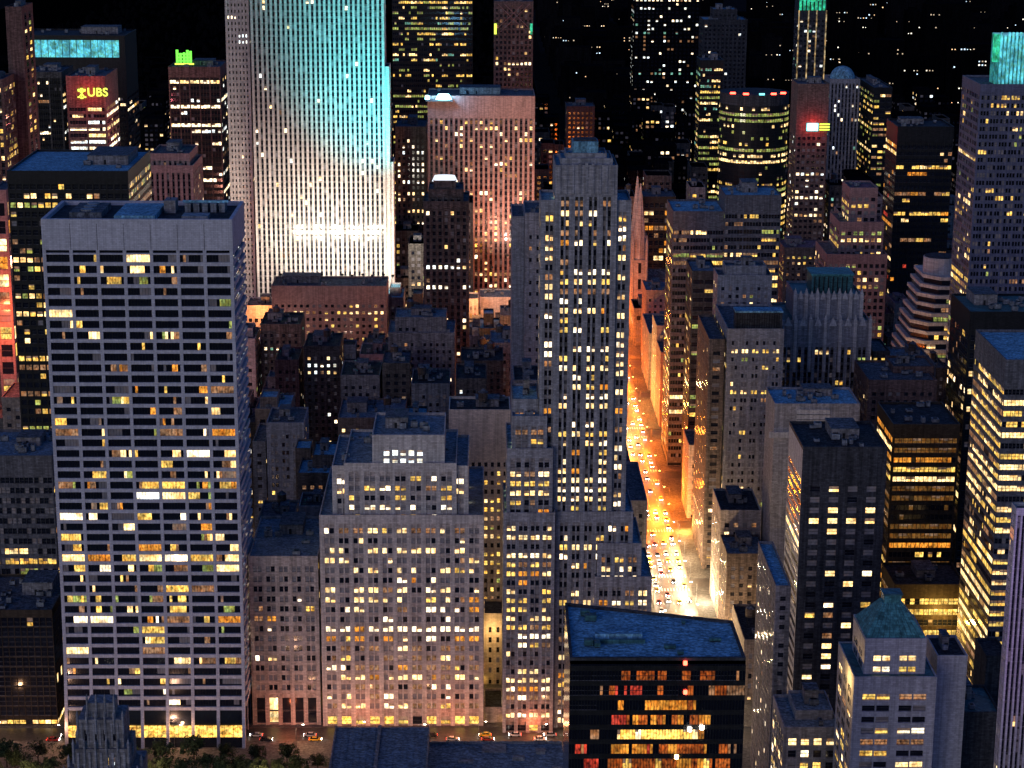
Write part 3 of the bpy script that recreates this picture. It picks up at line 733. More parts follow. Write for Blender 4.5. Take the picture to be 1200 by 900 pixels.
# behind
B('office_tower', 'black slab tower full of short green-white lit window rows, right of the huge floodlit slab', 'tower',
  [(459,554,-30,1650,30)], style(bay=5.0,n=3,mull=.25,pier=.4,fl=4.0,sp=2.2,rd=.3,top=2,base=1), 'black_steel', (.48,.25,'green',.02), seed=48)
def lat(root, org, mb, rf, wins, T):
    X0, X1, Y0, zt = T[0][0], T[0][1], T[0][2], T[0][5]
    for s in (0, 1):
        for i in range(-6, 7):
            x0 = X0+(X1-X0)*(i/6); pts = []
            xa, xb = x0, x0+22*(1 if s else -1)
            if X0 <= min(xa, xb) and max(xa, xb) <= X1: mb.tube((xa, Y0-.3, zt-22), (xb, Y0-.3, zt-1), .3, 'pink_granite', 4)
    for px, mt in ((580.5,'sign_yellow'),(622.5,'crown_green')):
        x, z = at(px, 40, Y0); m = MB(); m.box(x-.9, x+.9, Y0-.9, Y0-.1, z, z+8, mt); m.build('corner_light', root, org)
B('office_tower', 'brown tower with crossed lattice bracing near its top and green corner lights', 'tower',
  [(579,625,3,1600,30)], style(bay=3.3,n=1,pier=1.4,fl=4.0,sp=1.8,rd=.6,spp=.3,top=3,base=1), 'brown_brick', (.25,.1,'warm',.15), seed=49, extra=lat)
B('apartment_tower', 'dark ribbed tower rising just behind the tank house of the tall stone tower', 'tower',
  [(664,697,126,1760,30)], S_FAR, 'red_brick', (.12,.05,'office',.1), seed=50)
B('office_building', 'dark block with an orange lit top storey right of the tall stone tower', 'building',
  [(754,792,232,1450,30)], style(bay=4,n=1,pier=.8,fl=5.2,sp=2.2,rd=.3,top=1.5,base=1), 'bronze_steel', (.40,.15,'amber',.05), seed=51)
# east of the avenue
B('office_building', 'horizontally banded grey slab with a blue roof strip, east of the avenue', 'building',
  [(789,849.5,250,1042,36), (850,916,231,1040,30)], style(bay=8.5,n=6,mull=.15,pier=.5,fl=3.9,sp=1.9,rd=.5,spp=-.02,top=7,base=5), 'mid_concrete', (.30,.10,'yellow',.05), seed=52, roof='roof_blue')
B('office_building', 'weathered stone block with a framed attic, standing below the banded grey slab', 'building',
  [(841,905,325,938,17), (850,898,314,941,12)], S_OLD, 'limestone_grey', (.12,.05,'yellow',.4), seed=53, roof='roof_grey')
B('office_building', 'dark teal penthouse block with wide yellow lit windows left of the weathered stone block', 'building',
  [(811,840,320,988,28)], style(bay=6,n=1,pier=.7,fl=4.4,sp=2.4,rd=.3,top=1,base=2), 'dark_concrete', (.35,.1,'yellow',.1), seed=54, roof='roof_silver')
def screen(root, org, mb, rf, wins, T):
    X0, X1, Y0, zt = T[0][0]+3.5, T[0][1]-.8, T[0][2]+1.5, T[0][5]; m = MB()
    m.box(X0, X1, Y0, Y0+8, zt, zt+8, 'dark_concrete')
    for i in range(18): m.box(X0+.5+i*(X1-X0-1)/18, X0+.8+i*(X1-X0-1)/18, Y0-.2, Y0, zt+.5, zt+7.5, 'black_steel')
    m.box(X0-.3, X1+.3, Y0-.4, Y0+8.2, zt+8, zt+8.7, 'roof_blue'); m.build('roof_screen', root, org)
B('apartment_building', 'grey brick block with a louvred dark roof screen under a blue edge', 'building',
  [(853,919,388,880,50)], S_OLD2, 'limestone_grey', (.12,.05,'yellow',.6), seed=55, extra=screen, rooft=False)
B('apartment_building', 'brown brick block with faint windows left of the block with the louvred screen', 'building',
  [(831,849.5,400,884,48)], S_OLD, 'brown_brick', (.12,.04,'warm',.5), seed=56, tank=True)
def scallops(root, org, mb, rf, wins, T):
    for (X0, X1, Y0, Y1, zb, zt) in (T[0][:6], T[1][:6]):
        n = 6; w = (X1-X0)/n
        for i in range(n+1):
            x = X0+i*w
            mb.box(x-.8, x+.8, Y0-.7, Y0+1, zt-24, zt+1.2, 'limestone_pale'); mb.cone(x, Y0+.2, zt+1.2, zt+4.0, 1.1, .1, 'limestone_pale', 4, rot=math.pi/4)
        for i in range(n):
            x = X0+(i+.5)*w
            mb.cone(x, Y0+.2, zt-1.5, zt+2.6, w*.36, .2, 'limestone_pale', 4, rot=math.pi/4, sy=.6)
    X0, X1, Y0, Y1, zb, zt = T[1][:6]; m = MB(); xa, _ = at(951, 345, Y0+6); xb, _ = at(999, 345, Y0+6); _, zc = at(970, 323, Y0+6)
    m.box(xa, xb, Y0+6, Y0+22, zt, zc, 'teal_metal')
    for i in range(8): m.box(xa+1+i*(xb-xa-2)/8, xa+1.5+i*(xb-xa-2)/8, Y0+5.7, Y0+6, zt+.5, zc-.6, 'black_steel')
    m.box(xa-.5, xb+.5, Y0+5.5, Y0+22.5, zc, zc+.8, 'copper_green'); m.build('penthouse', root, org)
B('office_tower', 'pale gothic-topped tower with scalloped pier caps and a teal penthouse', 'tower',
  [(915,1020,378,955,40), (932,1010,347,960,30)], style(bay=5.2,n=2,mull=.6,pier=1.5,fl=3.7,sp=1.5,rd=.9,spp=.6,top=12,base=3,smat='spandrel_dark'), 'limestone_grey', (.26,.10,'yellow',.3), seed=57, roof='teal_metal', extra=scallops, rooft=False)
def louvre(root, org, mb, rf, wins, T):
    X0, X1, Y0, zt = T[0][0], T[0][1], T[0][2], T[0][5]; m = MB(); xa, z0 = at(933, 504, Y0-.5); xb, _ = at(972, 504, Y0-.5); _, z1 = at(933, 480, Y0-.5)
    m.box(xa, xb, Y0-.5, Y0-.05, z0, z1, 'pale_concrete')
    for i in range(1, 4): m.box(xa, xb, Y0-.62, Y0-.5, z0+(z1-z0)*i/4-.12, z0+(z1-z0)*i/4+.12, 'dark_concrete')
    m.build('wall_panel', root, org)
    m = MB(); m.box(xa-11, xb+12, Y0-1.0, Y0-.1, z0-3.2, z0-.8, 'pale_concrete'); m.build('ledge', root, org)
B('office_building', 'blank grey penthouse block with a white panelled wall, between two darker towers', 'building',
  [(908,1008,476,802,26)], S_BLANK, 'limestone_grey', (0,0,'white',0), seed=58, roof='roof_blue', extra=louvre, dens=1.5)
B('office_tower', 'black tower with four columns of wide windows and white banding down its side', 'tower',
  [(941,1040,527,716,34)], style(bay=6.9,n=1,pier=3.3,fl=3.9,sp=1.9,rd=.35,top=12,base=5,smat='dark_concrete'), 'dark_concrete', (.40,.06,'office',.75), seed=59, roof='roof_tar', side_st=style(bay=34,n=1,pier=.8,fl=3.9,sp=1.9,rd=.35,top=10,base=5), side_mat='pale_concrete', side_lit=(.08,.02,'warm',.6))
B('office_tower', 'brown glass tower with amber lit floors between a black tower and a yellow-lit corner tower', 'tower',
  [(1047,1125,500,798,34), (1048,1132,688,770,26,0)], style(bay=24,n=14,mull=.2,pier=.9,fl=3.85,sp=1.9,rd=.3,spp=.05,top=3,base=4), 'bronze_steel', (.97,.5,'glow',.0), seed=60, roof='roof_tar')
B('office_tower', 'corner tower with continuous yellow lit window bands and bright blue roof, right edge', 'tower',
  [(1179,1262,425,716,47)], style(bay=8.3,n=6,mull=.12,pier=.25,fl=3.95,sp=1.9,rd=.3,spp=-.03,top=8,base=2), 'mid_concrete', (.93,.8,'gold',.02), seed=61, roof='roof_blue', rooft=False)
B('office_tower', 'black mullioned tower with a dark sunken roof directly behind the yellow-banded corner tower', 'tower',
  [(1137,1225,368,880,37)], style(bay=6,n=3,mull=.2,pier=1.0,fl=4,sp=1.6,rd=.5,top=8,base=2), 'black_steel', (.18,.05,'warm',.02), seed=62, roof='teal_metal', dens=1.6)
B('office_building', 'dark red-brown block with lit rooftop sheds behind the brown glass tower', 'building',
  [(1018,1098,448,884,36), (1047,1095,432,900,20)], S_OLD, 'red_brick', (.05,.02,'yellow',.2), seed=63, roof='roof_grey')
B('apartment_building', 'small block with a bright yellow lit top floor right of the gothic-topped tower', 'building',
  [(1023,1043,414,962,26)], style(bay=13,n=4,mull=.2,pier=.5,fl=4.5,sp=1.8,rd=.3,top=.6,base=1), 'dark_concrete', (.8,.6,'yellow',.1), seed=64)
B('apartment_building', 'block with a pale blue flat roof below the stepped chevron tower', 'building',
  [(1048,1097,430,958,36)], S_OLD, 'grey_brick', (.2,.1,'yellow',.2), seed=65, roof='roof_silver', tank=True)
def chevrons():
    rng = random.Random(9); Y = 1115.0; org = (at(1090, 400, Y)[0], Y+18, 0); root = empty('office_tower', org)
    tag(root, 'stepped tower of stacked pale chevron terraces with a rounded white top', 'tower')
    mb = MB(); wins = []; _, zt = at(1100, 325, Y); _, zcap = at(1100, 306, Y)
    xr = at(1121, 325, Y)[0]; n = 17; fl = 4.9
    for i in range(n):
        z1 = zt-i*fl; z0 = z1-fl; k = i if i < 10 else i
        xl = at(1092-min(i, 14)*2.8-(i % 3), 325+i*5, Y)[0]; ya = Y-min(i, 14)*1.0
        poly = [(xl+5, ya), (xr, ya), (xr, Y+34), (xl-3, Y+34), (xl-3, ya+9)]
        mb.prism([(x, y) for x, y in poly], z1-1.9, z1, 'limestone_pale')
        inn = [(xl+5.8, ya+.8), (xr-.8, ya+.8), (xr-.8, Y+33), (xl-2.2, Y+33), (xl-2.2, ya+9.4)]
        mb.prism(inn, z0 if i < n-1 else 0, z1-1.9, 'glass_dark')
        rp, rc = pick_row(rng, (.35,.2,'yellow',0)); w = 2.6; x = xl+6.5
        while x < xr-3:
            if rng.random() < rp: wins.append(((x+w/2, ya+.75, z0+1.5), (1,0), (0,-1), w-.3, 2.4, rc))
            x += w
    mb.box(xl, xr+.5, Y-15, Y+35, 0, zt-n*fl+.02, 'limestone_grey')
    xc = (at(1089,310,Y)[0]+at(1128,310,Y)[0])/2
    mb.cone(xc, Y+14, zt, zcap, 9.5, 9.5, 'pale_concrete', 20, sy=.9); mb.cone(xc, Y+14, zcap, zcap+.5, 8.8, 8.8, 'roof_tar', 20, sy=.9)
    mb.build('wall', root, org); occlude(mb); PENDING.append((root, org, wins, 100))
    HERO_BOX.append((xl, xr, Y-15, Y+35, 0, zcap, root.name))
chevrons()
def crown29(root, org, mb, rf, wins, T):
    X0, X1, Y0, Y1, zb, zt = T[0][:6]; xa, z0 = at(1171, 99, Y0-1); _, z1 = at(1171, 42, Y0-1); m = MB(); x = xa; 
    while x < X1: m.box(x, x+.8, Y0+.6, Y0+2, z0, z1+(1.5 if int(x)%3 else 0), 'crown_cyan'); x += 1.9
    m.box(xa-3.0, xa-.2, Y0+2, Y0+5, z0+(z1-z0)*.45, z1+.5, 'crown_green')
    m.box(xa, X1, Y0+2.1, Y0+20, zt, z1-.3, 'crown_dim'); m.build('lit_crown', root, org)
B('skyscraper', 'tall violet steel tower with a glowing cyan glass crown at the upper right edge', 'skyscraper',
  [(1149,1222,101,1036,40)], style(bay=5.2,n=3,mull=.28,pier=.9,fl=3.9,sp=1.7,rd=.6,spp=.25,top=3,base=2), 'blue_steel', (.16,.08,'yellow',.25), seed=66, extra=crown29, rooft=False)
B('office_tower', 'dark slab of thin vertical lines with a deep red side wall', 'tower',
  [(1052,1118,150,1290,36)], style(bay=4.9,n=2,mull=.15,pier=.35,fl=4.1,sp=2.0,rd=.6,spp=.4,top=9,base=1), 'black_steel', (.16,.14,'amber',.0), seed=67, roof='roof_tar')
B('office_building', 'purple-brown stepped block with a boxy pink top and rows of yellow windows', 'building',
  [(996,1029,222,1200,26), (984,1036,262,1194,34), (969,1040,300,1188,42)], style(bay=3.6,n=1,pier=1.3,fl=4.0,sp=1.8,rd=.4,top=3,base=2), 'pink_granite', (.26,.2,'yellow',.3), seed=68)
def redsign(root, org, mb, rf, wins, T):
    X0, X1, Y0 = T[0][0], T[0][1], T[0][2]; x, z = at(952, 149, Y0); m = MB()
    m.box(x-4, x+4, Y0-.8, Y0-.1, z-2.6, z+2.8, 'sign_cyan')
    for k in range(3): m.box(x+5, x+12, Y0-.8, Y0-.1, z-2.2+k*1.9, z-1.2+k*1.9, 'sign_yellow')
    m.build('wall_sign', root, org)
B('office_tower', 'dark tower with a glowing cyan sign in a red halo near its top', 'tower',
  [(935,972,100,1450,30)], style(bay=3.4,n=1,pier=1.3,fl=4.2,sp=2.2,rd=.5,top=34,base=1), 'brown_brick', (.16,.06,'white',.2), seed=69, extra=redsign)
def rounded():
    rng = random.Random(19); Y = 1540.0; xa, zt = at(848, 112, Y); xb, _ = at(930, 112, Y); cx = (xa+xb)/2; a = (xb-xa)/2; b = 24
    org = (cx, Y+b, 0); root = empty('office_tower', org); tag(root, 'rounded dark tower ringed with yellow-green lit floors and red lights on its roof', 'tower')
    mb = MB(); wins = []; n = 36; P = [(cx+a*math.cos(2*math.pi*i/n), Y+b+b*math.sin(2*math.pi*i/n)) for i in range(n)]
    mb.prism([(cx+(x-cx)*.985, Y+b+(y-Y-b)*.985) for x, y in P], 0, zt, 'black_steel', 'roof_tar')
    z = zt; mb.prism(P, zt-8, zt+.3, 'dark_concrete', 'roof_tar'); z = zt-9
    while z > 15:
        rp, rc = pick_row(rng, (.5,.45,'green',0))
        for i in range(n//2, n):
            p, q = P[i], P[(i+1) % n]; d = (q[0]-p[0], q[1]-p[1]); l = math.hypot(*d); u = (d[0]/l, d[1]/l)
            nn = (u[1], -u[0])
            for k in range(2):
                if rng.random() < rp: wins.append(((p[0]+d[0]*(k+.5)/2+nn[0]*.2, p[1]+d[1]*(k+.5)/2+nn[1]*.2, z-1.2), u, nn, l*.42, 2.2, rc))
        mb.prism(P, z-4.4, z-2.6, 'black_steel'); z -= 4.4
    for t in (-.7,-.35,.1,.45,.75):
        m = MB(); m.box(cx+a*t-2, cx+a*t+2, Y+b-b*(1-t*t)**.5+.6, Y+b-b*(1-t*t)**.5+1.4, zt+.3, zt+1.6, 'lamp_red' if t != .1 else 'sign_cyan'); m.build('roof_light', root, org)
    mb.build('wall', root, org); occlude(mb); PENDING.append((root, org, wins, 60))
    HERO_BOX.append((cx-a, cx+a, Y, Y+2*b, 0, zt, root.name))
rounded()
B('office_tower', 'black tower with short yellow-green window rows left of the rounded dark tower', 'tower',
  [(821,848,72,1640,30)], style(bay=9,n=5,mull=.3,pier=.5,fl=4.3,sp=2.4,rd=.3,top=3,base=1), 'black_steel', (.42,.35,'green',0), seed=70)
def crown35(root, org, mb, rf, wins, T):
    X0, X1, Y0, zt = T[0][0], T[0][1], T[0][2], T[0][5]; m = MB(); _, z0 = at(950, 12, Y0)
    for i in range(7): m.box(X0+i*(X1-X0)/7, X0+(i+.6)*(X1-X0)/7, Y0-.9, Y0-.2, z0, zt+3, 'crown_green')
    m.cone((X0+X1)/2, Y0+8, zt, zt+9, 10, 3, 'crown_green', 8); m.build('lit_crown', root, org)
    m = MB()
    for t in (0, .35, .65, 1):
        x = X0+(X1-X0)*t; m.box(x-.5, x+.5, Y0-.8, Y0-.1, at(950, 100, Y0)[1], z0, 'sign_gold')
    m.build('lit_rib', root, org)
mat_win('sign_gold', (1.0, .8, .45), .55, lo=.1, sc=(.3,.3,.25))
B('skyscraper', 'slender tower with a teal glowing crown and gold lit ribs, top edge', 'skyscraper',
  [(937,969,2,1900,28)], style(bay=4,n=1,pier=1.5,fl=4.4,sp=2.4,rd=.5,top=14,base=1), 'dark_concrete', (.18,.05,'cool',.2), seed=71, extra=crown35, rooft=False)
def dome(root, org, mb, rf, wins, T):
    X0, X1, Y0, Y1, zb, zt = T[0][:6]; m = MB(); c = (X0+X1)/2; rr = (X1-X0)*.42; z = zt
    for i in range(5):
        t0, t1 = i/5, (i+1)/5; m.cone(c, Y0+14, z+rr*math.sin(t0*1.5), z+rr*math.sin(t1*1.5), rr*math.cos(t0*1.5), rr*math.cos(t1*1.5), 'roof_blue', 16)
    m.build('dome', root, org)
B('office_tower', 'ribbed grey tower with a small blue dome right of the cyan-signed dark tower', 'tower',
  [(973,1008,94,1640,30)], S_RIB, 'limestone_grey', (.12,.05,'cool',.1), seed=72, extra=dome, rooft=False)
B('office_tower', 'wide dark grid tower cut by the top edge, small blue-white lights in its floors', 'tower',
  [(744,822,-30,2100,40)], S_FAR, 'far_grey', (.26,.05,'cool',.0), seed=73)
B('office_tower', 'dim tower with a flat blue roof left of the teal-crowned tower', 'tower',
  [(824,876,24,1980,36), (836,864,12,1984,28)], S_FAR, 'dark_concrete', (.05,.03,'cool',.0), seed=74, roof='roof_blue')
B('office_tower', 'dark tower with rows of lights running down its slanting side wall', 'tower',
  [(1024,1046,104,1620,70)], style(bay=4,n=1,pier=.8,fl=4.4,sp=2.4,rd=.3,top=2,base=1), 'black_steel', (.40,.15,'yellow',0), seed=75)
B('office_building', 'low brown block with two rows of warm windows under the purple-brown stepped block', 'building',
  [(919,968,292,1280,30)], S_OLD, 'brown_brick', (.40,.15,'yellow',.2), seed=76)
B('office_building', 'low purple-roofed block beside the cathedral spires', 'building',
  [(757,786,342,1262,30)], S_OLD, 'pink_granite', (.04,.0,'warm',.4), seed=77, roof='roof_silver', dens=2)
# near right
def pyr(root, org, mb, rf, wins, T):
    X0, X1, Y0, Y1, zb, zt = T[0][:6]; c = (X0+X1)/2; m = MB(); y = (Y0+Y1)/2
    h1 = at(1045, 704, y)[1]; hw = (X1-X0)/2+.15; hd = (Y1-Y0)/2-.6
    m.hull8([(c-hw,y-hd,zt),(c+hw,y-hd,zt),(c+hw,y+hd,zt),(c-hw,y+hd,zt),(c-3,y-2.4,h1),(c+3,y-2.4,h1),(c+3,y+2.4,h1),(c-3,y+2.4,h1)], 'copper_green')
    for t in (.2,.4,.6,.8):
        for s in (-1, 1):
            m.tube((c+s*hw*t, y-hd-.02, zt+.1), (c+s*3*t, y-2.42, h1), .09, 'teal_metal', 4)
    m.build('pyramid_roof', root, org)
    m = MB(); m.box(c-2.6, c+2.6, y-2.2, y+2.2, h1, h1+2.6, 'copper_green'); m.box(c-3, c+3, y-2.6, y+2.6, h1+2.6, h1+3.1, 'teal_metal'); m.build('cupola', root, org)
B('apartment_tower', 'white stone tower under a blue-green pyramid roof with a small square cupola', 'tower',
  [(1014,1086,750,578,20), (1001,1098,795,575,28)], style(bay=9.2,n=2,mull=.4,pier=2.8,fl=3.5,sp=1.7,rd=.7,top=3.4,base=4), 'pale_concrete', (.45,.15,'office',.3), seed=78, roof='teal_metal', rooft=False, par=.5, extra=pyr)
B('apartment_building', 'plain pale stone annex right of the pyramid-roofed tower', 'building',
  [(1098.6,1134,772,592,17)], S_BLANK, 'pale_concrete', (0,0,'white',0), seed=79, roof='roof_tar')
B('apartment_building', 'low stepped building with rounded cornices and a grey roof terrace at the bottom right', 'building',
  [(919,984,856,606,26), (932,976,836,614,16)], style(bay=4.4,n=1,pier=1.5,fl=3.9,sp=1.6,rd=.6,top=1.2,base=4), 'limestone_grey', (.5,.2,'office',.2), seed=80, roof='roof_silver')
B('apartment_building', 'narrow pale brick building seen edge-on, textured side wall and blue coping', 'building',
  [(909,927,690,636,44)], style(bay=3.0,n=1,pier=1.6,fl=3.2,sp=1.7,rd=.2,top=1,base=3), 'grey_brick', (.08,0,'white',.2), seed=81, roof='roof_blue')
B('apartment_building', 'dark low block with one column of lit windows in the bottom right corner', 'building',
  [(1108,1172,838,611,22)], style(bay=17,n=1,pier=13.5,fl=3.6,sp=1.9,rd=.3,top=3.0,base=2), 'dark_concrete', (.9,.5,'warm',0), seed=82, roof='teal_metal')
B('apartment_tower', 'small dark stair tower just left of the violet ribbed tower', 'building',
  [(1156,1182,772,640,16)], S_BLANK, 'dark_concrete', (0,0,'white',0), seed=83, roof='roof_tar', tank=True)
B('office_tower', 'near tower of close violet-lit vertical ribs cut by the right edge', 'tower',
  [(1191,1262,600,522,5)], style(bay=1.35,n=1,pier=.5,fl=3.8,sp=.6,rd=.8,spp=.7,top=1,base=1,smat='black_steel'), 'pale_concrete', (.04,.01,'amber',.1), seed=84)
# mid-block cluster left of the centre
for q in [
 ('office_building','long low block with a violet roof and a row of orange windows',[(396,474,492,962,36)],S_OLD,'tan_brick',(.25,.1,'amber',.3),'roof_silver',True),
 ('apartment_building','grey gridded facade with dim windows behind the right side of the white grid tower',[(312,356,498,884,26)],S_OLD2,'limestone_grey',(.10,.05,'warm',.7),'roof_grey',False),
 ('apartment_building','low brick house stack with bright blue roof terraces and a cornice',[(349,392,557,836,22),(346,364,528,858,14),(366,396,536,846,20)],S_OLD,'brown_brick',(.15,.1,'warm',.5),'roof_blue',False),
 ('apartment_building','sooty brick block with scattered white windows in front of the reddish stone block',[(356,398,408,1040,30)],S_OLD,'soot_brick',(.10,.03,'white',.2),'roof_tar',True),
 ('apartment_building','dark block below the small orange floodlit block',[(305,352,382,1122,30)],S_OLD,'soot_brick',(.06,.02,'cool',.2),'roof_tar',True),
 ('apartment_building','dull red brick block two streets behind the white grid tower, plain flat roof',[(322,350,424,1038,28)],S_OLD,'red_brick',(.05,.0,'white',.2),'roof_tar',False),
 ('apartment_building','dark block with a pair of bright white windows below the reddish stone block',[(399,445,442,1000,30)],S_OLD,'grey_brick',(.05,.0,'white',.15),'roof_tar',False),
 ('apartment_building','tall narrow dark brick block with a column of white windows',[(448,480,428,1001,27)],S_OLD,'soot_brick',(.12,.0,'white',.2),'roof_grey',True),
 ('apartment_building','dark brick block just left of the beige tower with two white windows',[(482,527,452,925,28)],S_OLD,'grey_brick',(.05,.0,'white',.2),'roof_tar',True),
 ('apartment_building','dark block above the beige tower with a pink lit roof pavilion',[(534,570,446,925,28)],S_OLD,'brown_brick',(.10,.0,'white',.2),'roof_tar',False),
 ('apartment_building','violet-grey slab end with a plain wall left of the stone tower with two window columns',[(575,606,404,1044,28)],S_OLD,'grey_brick',(.03,.0,'white',.3),'roof_silver',True),
 ('apartment_building','block with an orange lit roof storey above the narrow stepped wing',[(602,633,448,884,26)],S_OLD,'grey_brick',(.12,.1,'amber',.3),'roof_tar',False),
 ('apartment_building','sooty brick loft block directly behind the beige tower',[(540,590,425,1000,28)],S_OLD,'soot_brick',(.05,.0,'white',.2),'roof_tar',True),
 ('apartment_building','brown brick loft with tilted roof stair behind the columned stone block',[(302,344,612,800,26)],S_OLD,'tan_brick',(.12,.05,'amber',.3),'roof_grey',True),
 ('apartment_building','narrow grey flank with orange lamps beside the white grid tower',[(296,311,520,886,30)],S_OLD,'grey_brick',(.16,.05,'amber',.3),'roof_grey',False),
 ('office_building','blue-roofed low shed block on the left shoulder of the paired-window block',[(402,434,532,800,20)],S_OLD,'grey_brick',(.10,.0,'white',.3),'roof_blue',False),
 ('apartment_building','small block with a tilted bright blue roof box, left of the beige tower',[(476,500,494,885,22)],S_OLD,'soot_brick',(.12,.0,'white',.3),'roof_blue',False),
 ('apartment_building','green-roofed block between the paired-window block and the beige tower',[(503,524,540,806,22)],S_OLD,'tan_brick',(.12,.0,'amber',.3),'copper_green',False),
]:
    B(q[0], q[1], 'building', q[2], q[3], q[4], q[5], roof=q[6], tank=q[7], dens=1.6)
# first row east of the avenue
EROW = [
 ((736,774),(101,116),24,'tan_brick','roof_tar','low brown corner block on the avenue, nearest east side one'),
 ((797,821),(101,117),37,'brown_brick','roof_silver','narrow brown avenue house with a silver roof, second along the east side'),
 ((823,853),(101,118),47,'limestone','roof_tar','pale six-bay avenue block with a dark roof on the east side'),
 ((956,984),(101,120),36,'limestone','roof_grey','low limestone avenue block catching orange light'),
 ((1117,1146),(101,125),42,'pink_granite','roof_grey','pinkish avenue block beyond the banded grey slab'),
 ((1148,1178),(101,121),50,'limestone','roof_grey','pale avenue block beyond the banded grey slab, taller of two'),
 ((1196,1250),(101,128),34,'limestone_grey','roof_grey','grey avenue block next before the purple-roofed block'),
]
for (y0, y1), (x0, x1), z, m_, rm, lb in EROW:
    B('avenue_building', lb, 'building', [(x0, x1, z, y0, y1-y0)], S_OLD, m_, (.22,.06,'warm',.35), roof=rm, world=True, tank=(y0 % 2 == 0), dens=1.5)
WROW = [
 ((796,850),(36,68),60,'limestone_grey','stone avenue block just behind the tall grey tower, west side'),
 ((876,935),(38,68),48,'tan_brick','tan avenue block on the west side, second behind the tall grey tower'),
 ((1000,1016),(45,68),40,'limestone','pale avenue block on the west side near the orange crossing'),
]
for (y0, y1), (x0, x1), z, m_, lb in WROW:
    B('avenue_building', lb, 'building', [(x0, x1, z, y0, y1-y0)], S_OLD, m_, (.2,.05,'warm',.3), world=True)

# ------------------------------------------------------------------ cathedral with twin spires
def cathedral():
    cx, Yf = 109.0, 1362.0; org = (cx+12, Yf+30, 0); root = empty('cathedral', org)
    tag(root, 'stone cathedral with two tall pointed spires washed in orange street light', 'cathedral')
    for i, yy in enumerate((Yf, Yf+30)):
        m = MB(); X = 107.5
        m.box(X-5, X+5, yy, yy+10, 0, 46, 'limestone')
        for sx in (-1, 1):
            for sy in (0, 1):
                m.cone(X+sx*4.6, yy+5+(sy*2-1)*4.6, 0, 56, 1.1, .9, 'limestone', 6); m.cone(X+sx*4.6, yy+5+(sy*2-1)*4.6, 56, 63, 1.1, .05, 'limestone', 6)
        m.cone(X, yy+5, 46, 60, 4.6, 3.9, 'limestone', 8); m.cone(X, yy+5, 60, 97, 3.7, .25, 'limestone', 8)
        for k in range(8):
            a = 2*math.pi*k/8; m.tube((X+3.7*math.cos(a), yy+5+3.7*math.sin(a), 60), (X+.2*math.cos(a), yy+5+.2*math.sin(a), 97), .28, 'limestone_pale', 4)
        m.tube((X, yy+5, 97), (X, yy+5, 101), .2, 'black_steel'); m.box(X-.9, X+.9, yy+4.9, yy+5.1, 99.2, 99.5, 'black_steel')
        for z in (14, 26, 37): m.box(X-1, X+1, yy-.05, yy+.02, z, z+7, 'glass_dark'); m.box(X-5.05, X-4.98, yy+4, yy+6, z, z+7, 'glass_dark')
        m.build('spire', root, org); occlude(m)
    m = MB(); m.box(104, 150, Yf+11, Yf+29, 0, 26, 'limestone')
    m.hull8([(104,Yf+10.5,26),(150,Yf+10.5,26),(150,Yf+29.5,26),(104,Yf+29.5,26),(104.1,Yf+19.9,36),(150,Yf+19.9,36),(150,Yf+20.1,36),(104.1,Yf+20.1,36)], 'roof_grey')
    m.build('nave', root, org); occlude(m)
    HERO_BOX.append((101, 150, Yf, Yf+40, 0, 60, root.name))
cathedral()
def church():
    x, z = at(778.5, 402, 1180); org = (106, 1186, 0)
# ------------------------------------------------------------------ tower top at the bottom left, library roof at the bottom
def gothic_top():
    Y = 500.0; c, H = at(113, 830, Y); org = (c, Y+8, 0); root = empty('gothic_tower', org)
    tag(root, 'dark blue-grey gothic tower top with pinnacles in front of the white grid tower', 'tower')
    m = MB(); M = 'grey_brick'; y = Y+8
    m.box(c-12, c+12, Y, Y+20, 0, H-20, M)
    m.box(c-9, c+9, Y+2, Y+17, H-20, H-13, M); m.box(c-7.4, c+7.4, Y+3, Y+15, H-13, H-5, M); m.box(c-4.4, c+4.4, Y+5, Y+12, H-5, H-1, M)
    def pin(x, yy, z, r, h): m.cone(x, yy, z-4, z+h*.45, r, r*.9, 'limestone_grey', 6); m.cone(x, yy, z+h*.45, z+h, r*1.1, .05, 'limestone_grey', 6)
    for t in (-1,-.6,-.2,.2,.6,1):
        pin(c+9*t, Y+2, H-13, .5, 3); pin(c+7.4*t, Y+3, H-5, .45, 2.6); pin(c+12*t, Y, H-20, .6, 3.2)
    for t in (-1,-.33,.33,1): pin(c+4.4*t, Y+5, H-1, .4, 2.6)
    for s in (-1, 1):
        for yy, w, z in ((Y+8, 12, H-20), (Y+9, 9, H-13)): pin(c+s*w, yy, z, .6, 3.4)
    for t in range(9): m.box(c-8+t*1.9, c-7.2+t*1.9, Y+1.7, Y+2, H-19.5, H-14, 'limestone_grey')
    for t in range(7): m.box(c-6.4+t*1.95, c-5.8+t*1.95, Y+2.75, Y+3, H-12.5, H-6, 'limestone_grey')
    m.build('wall', root, org); occlude(m); wins = []
    for t in range(5): wins.append(((c-3.9+t*1.95, Y+1.95, H-16.5), (1,0), (0,-1), .8, 2.2, ['glass_dark','win_white','win_white','win_yellow','win_cool'][t]))
    for t in range(4): wins.append(((c-4.9+t*3.1, Y+2.95, H-9.5), (1,0), (0,-1), .9, 3, 'glass_dark'))
    root.scale = (.8, .8, 1)
    PENDING.append((root, org, wins, 100)); HERO_BOX.append((c-12, c+12, Y, Y+20, 0, H, root.name))
gothic_top()
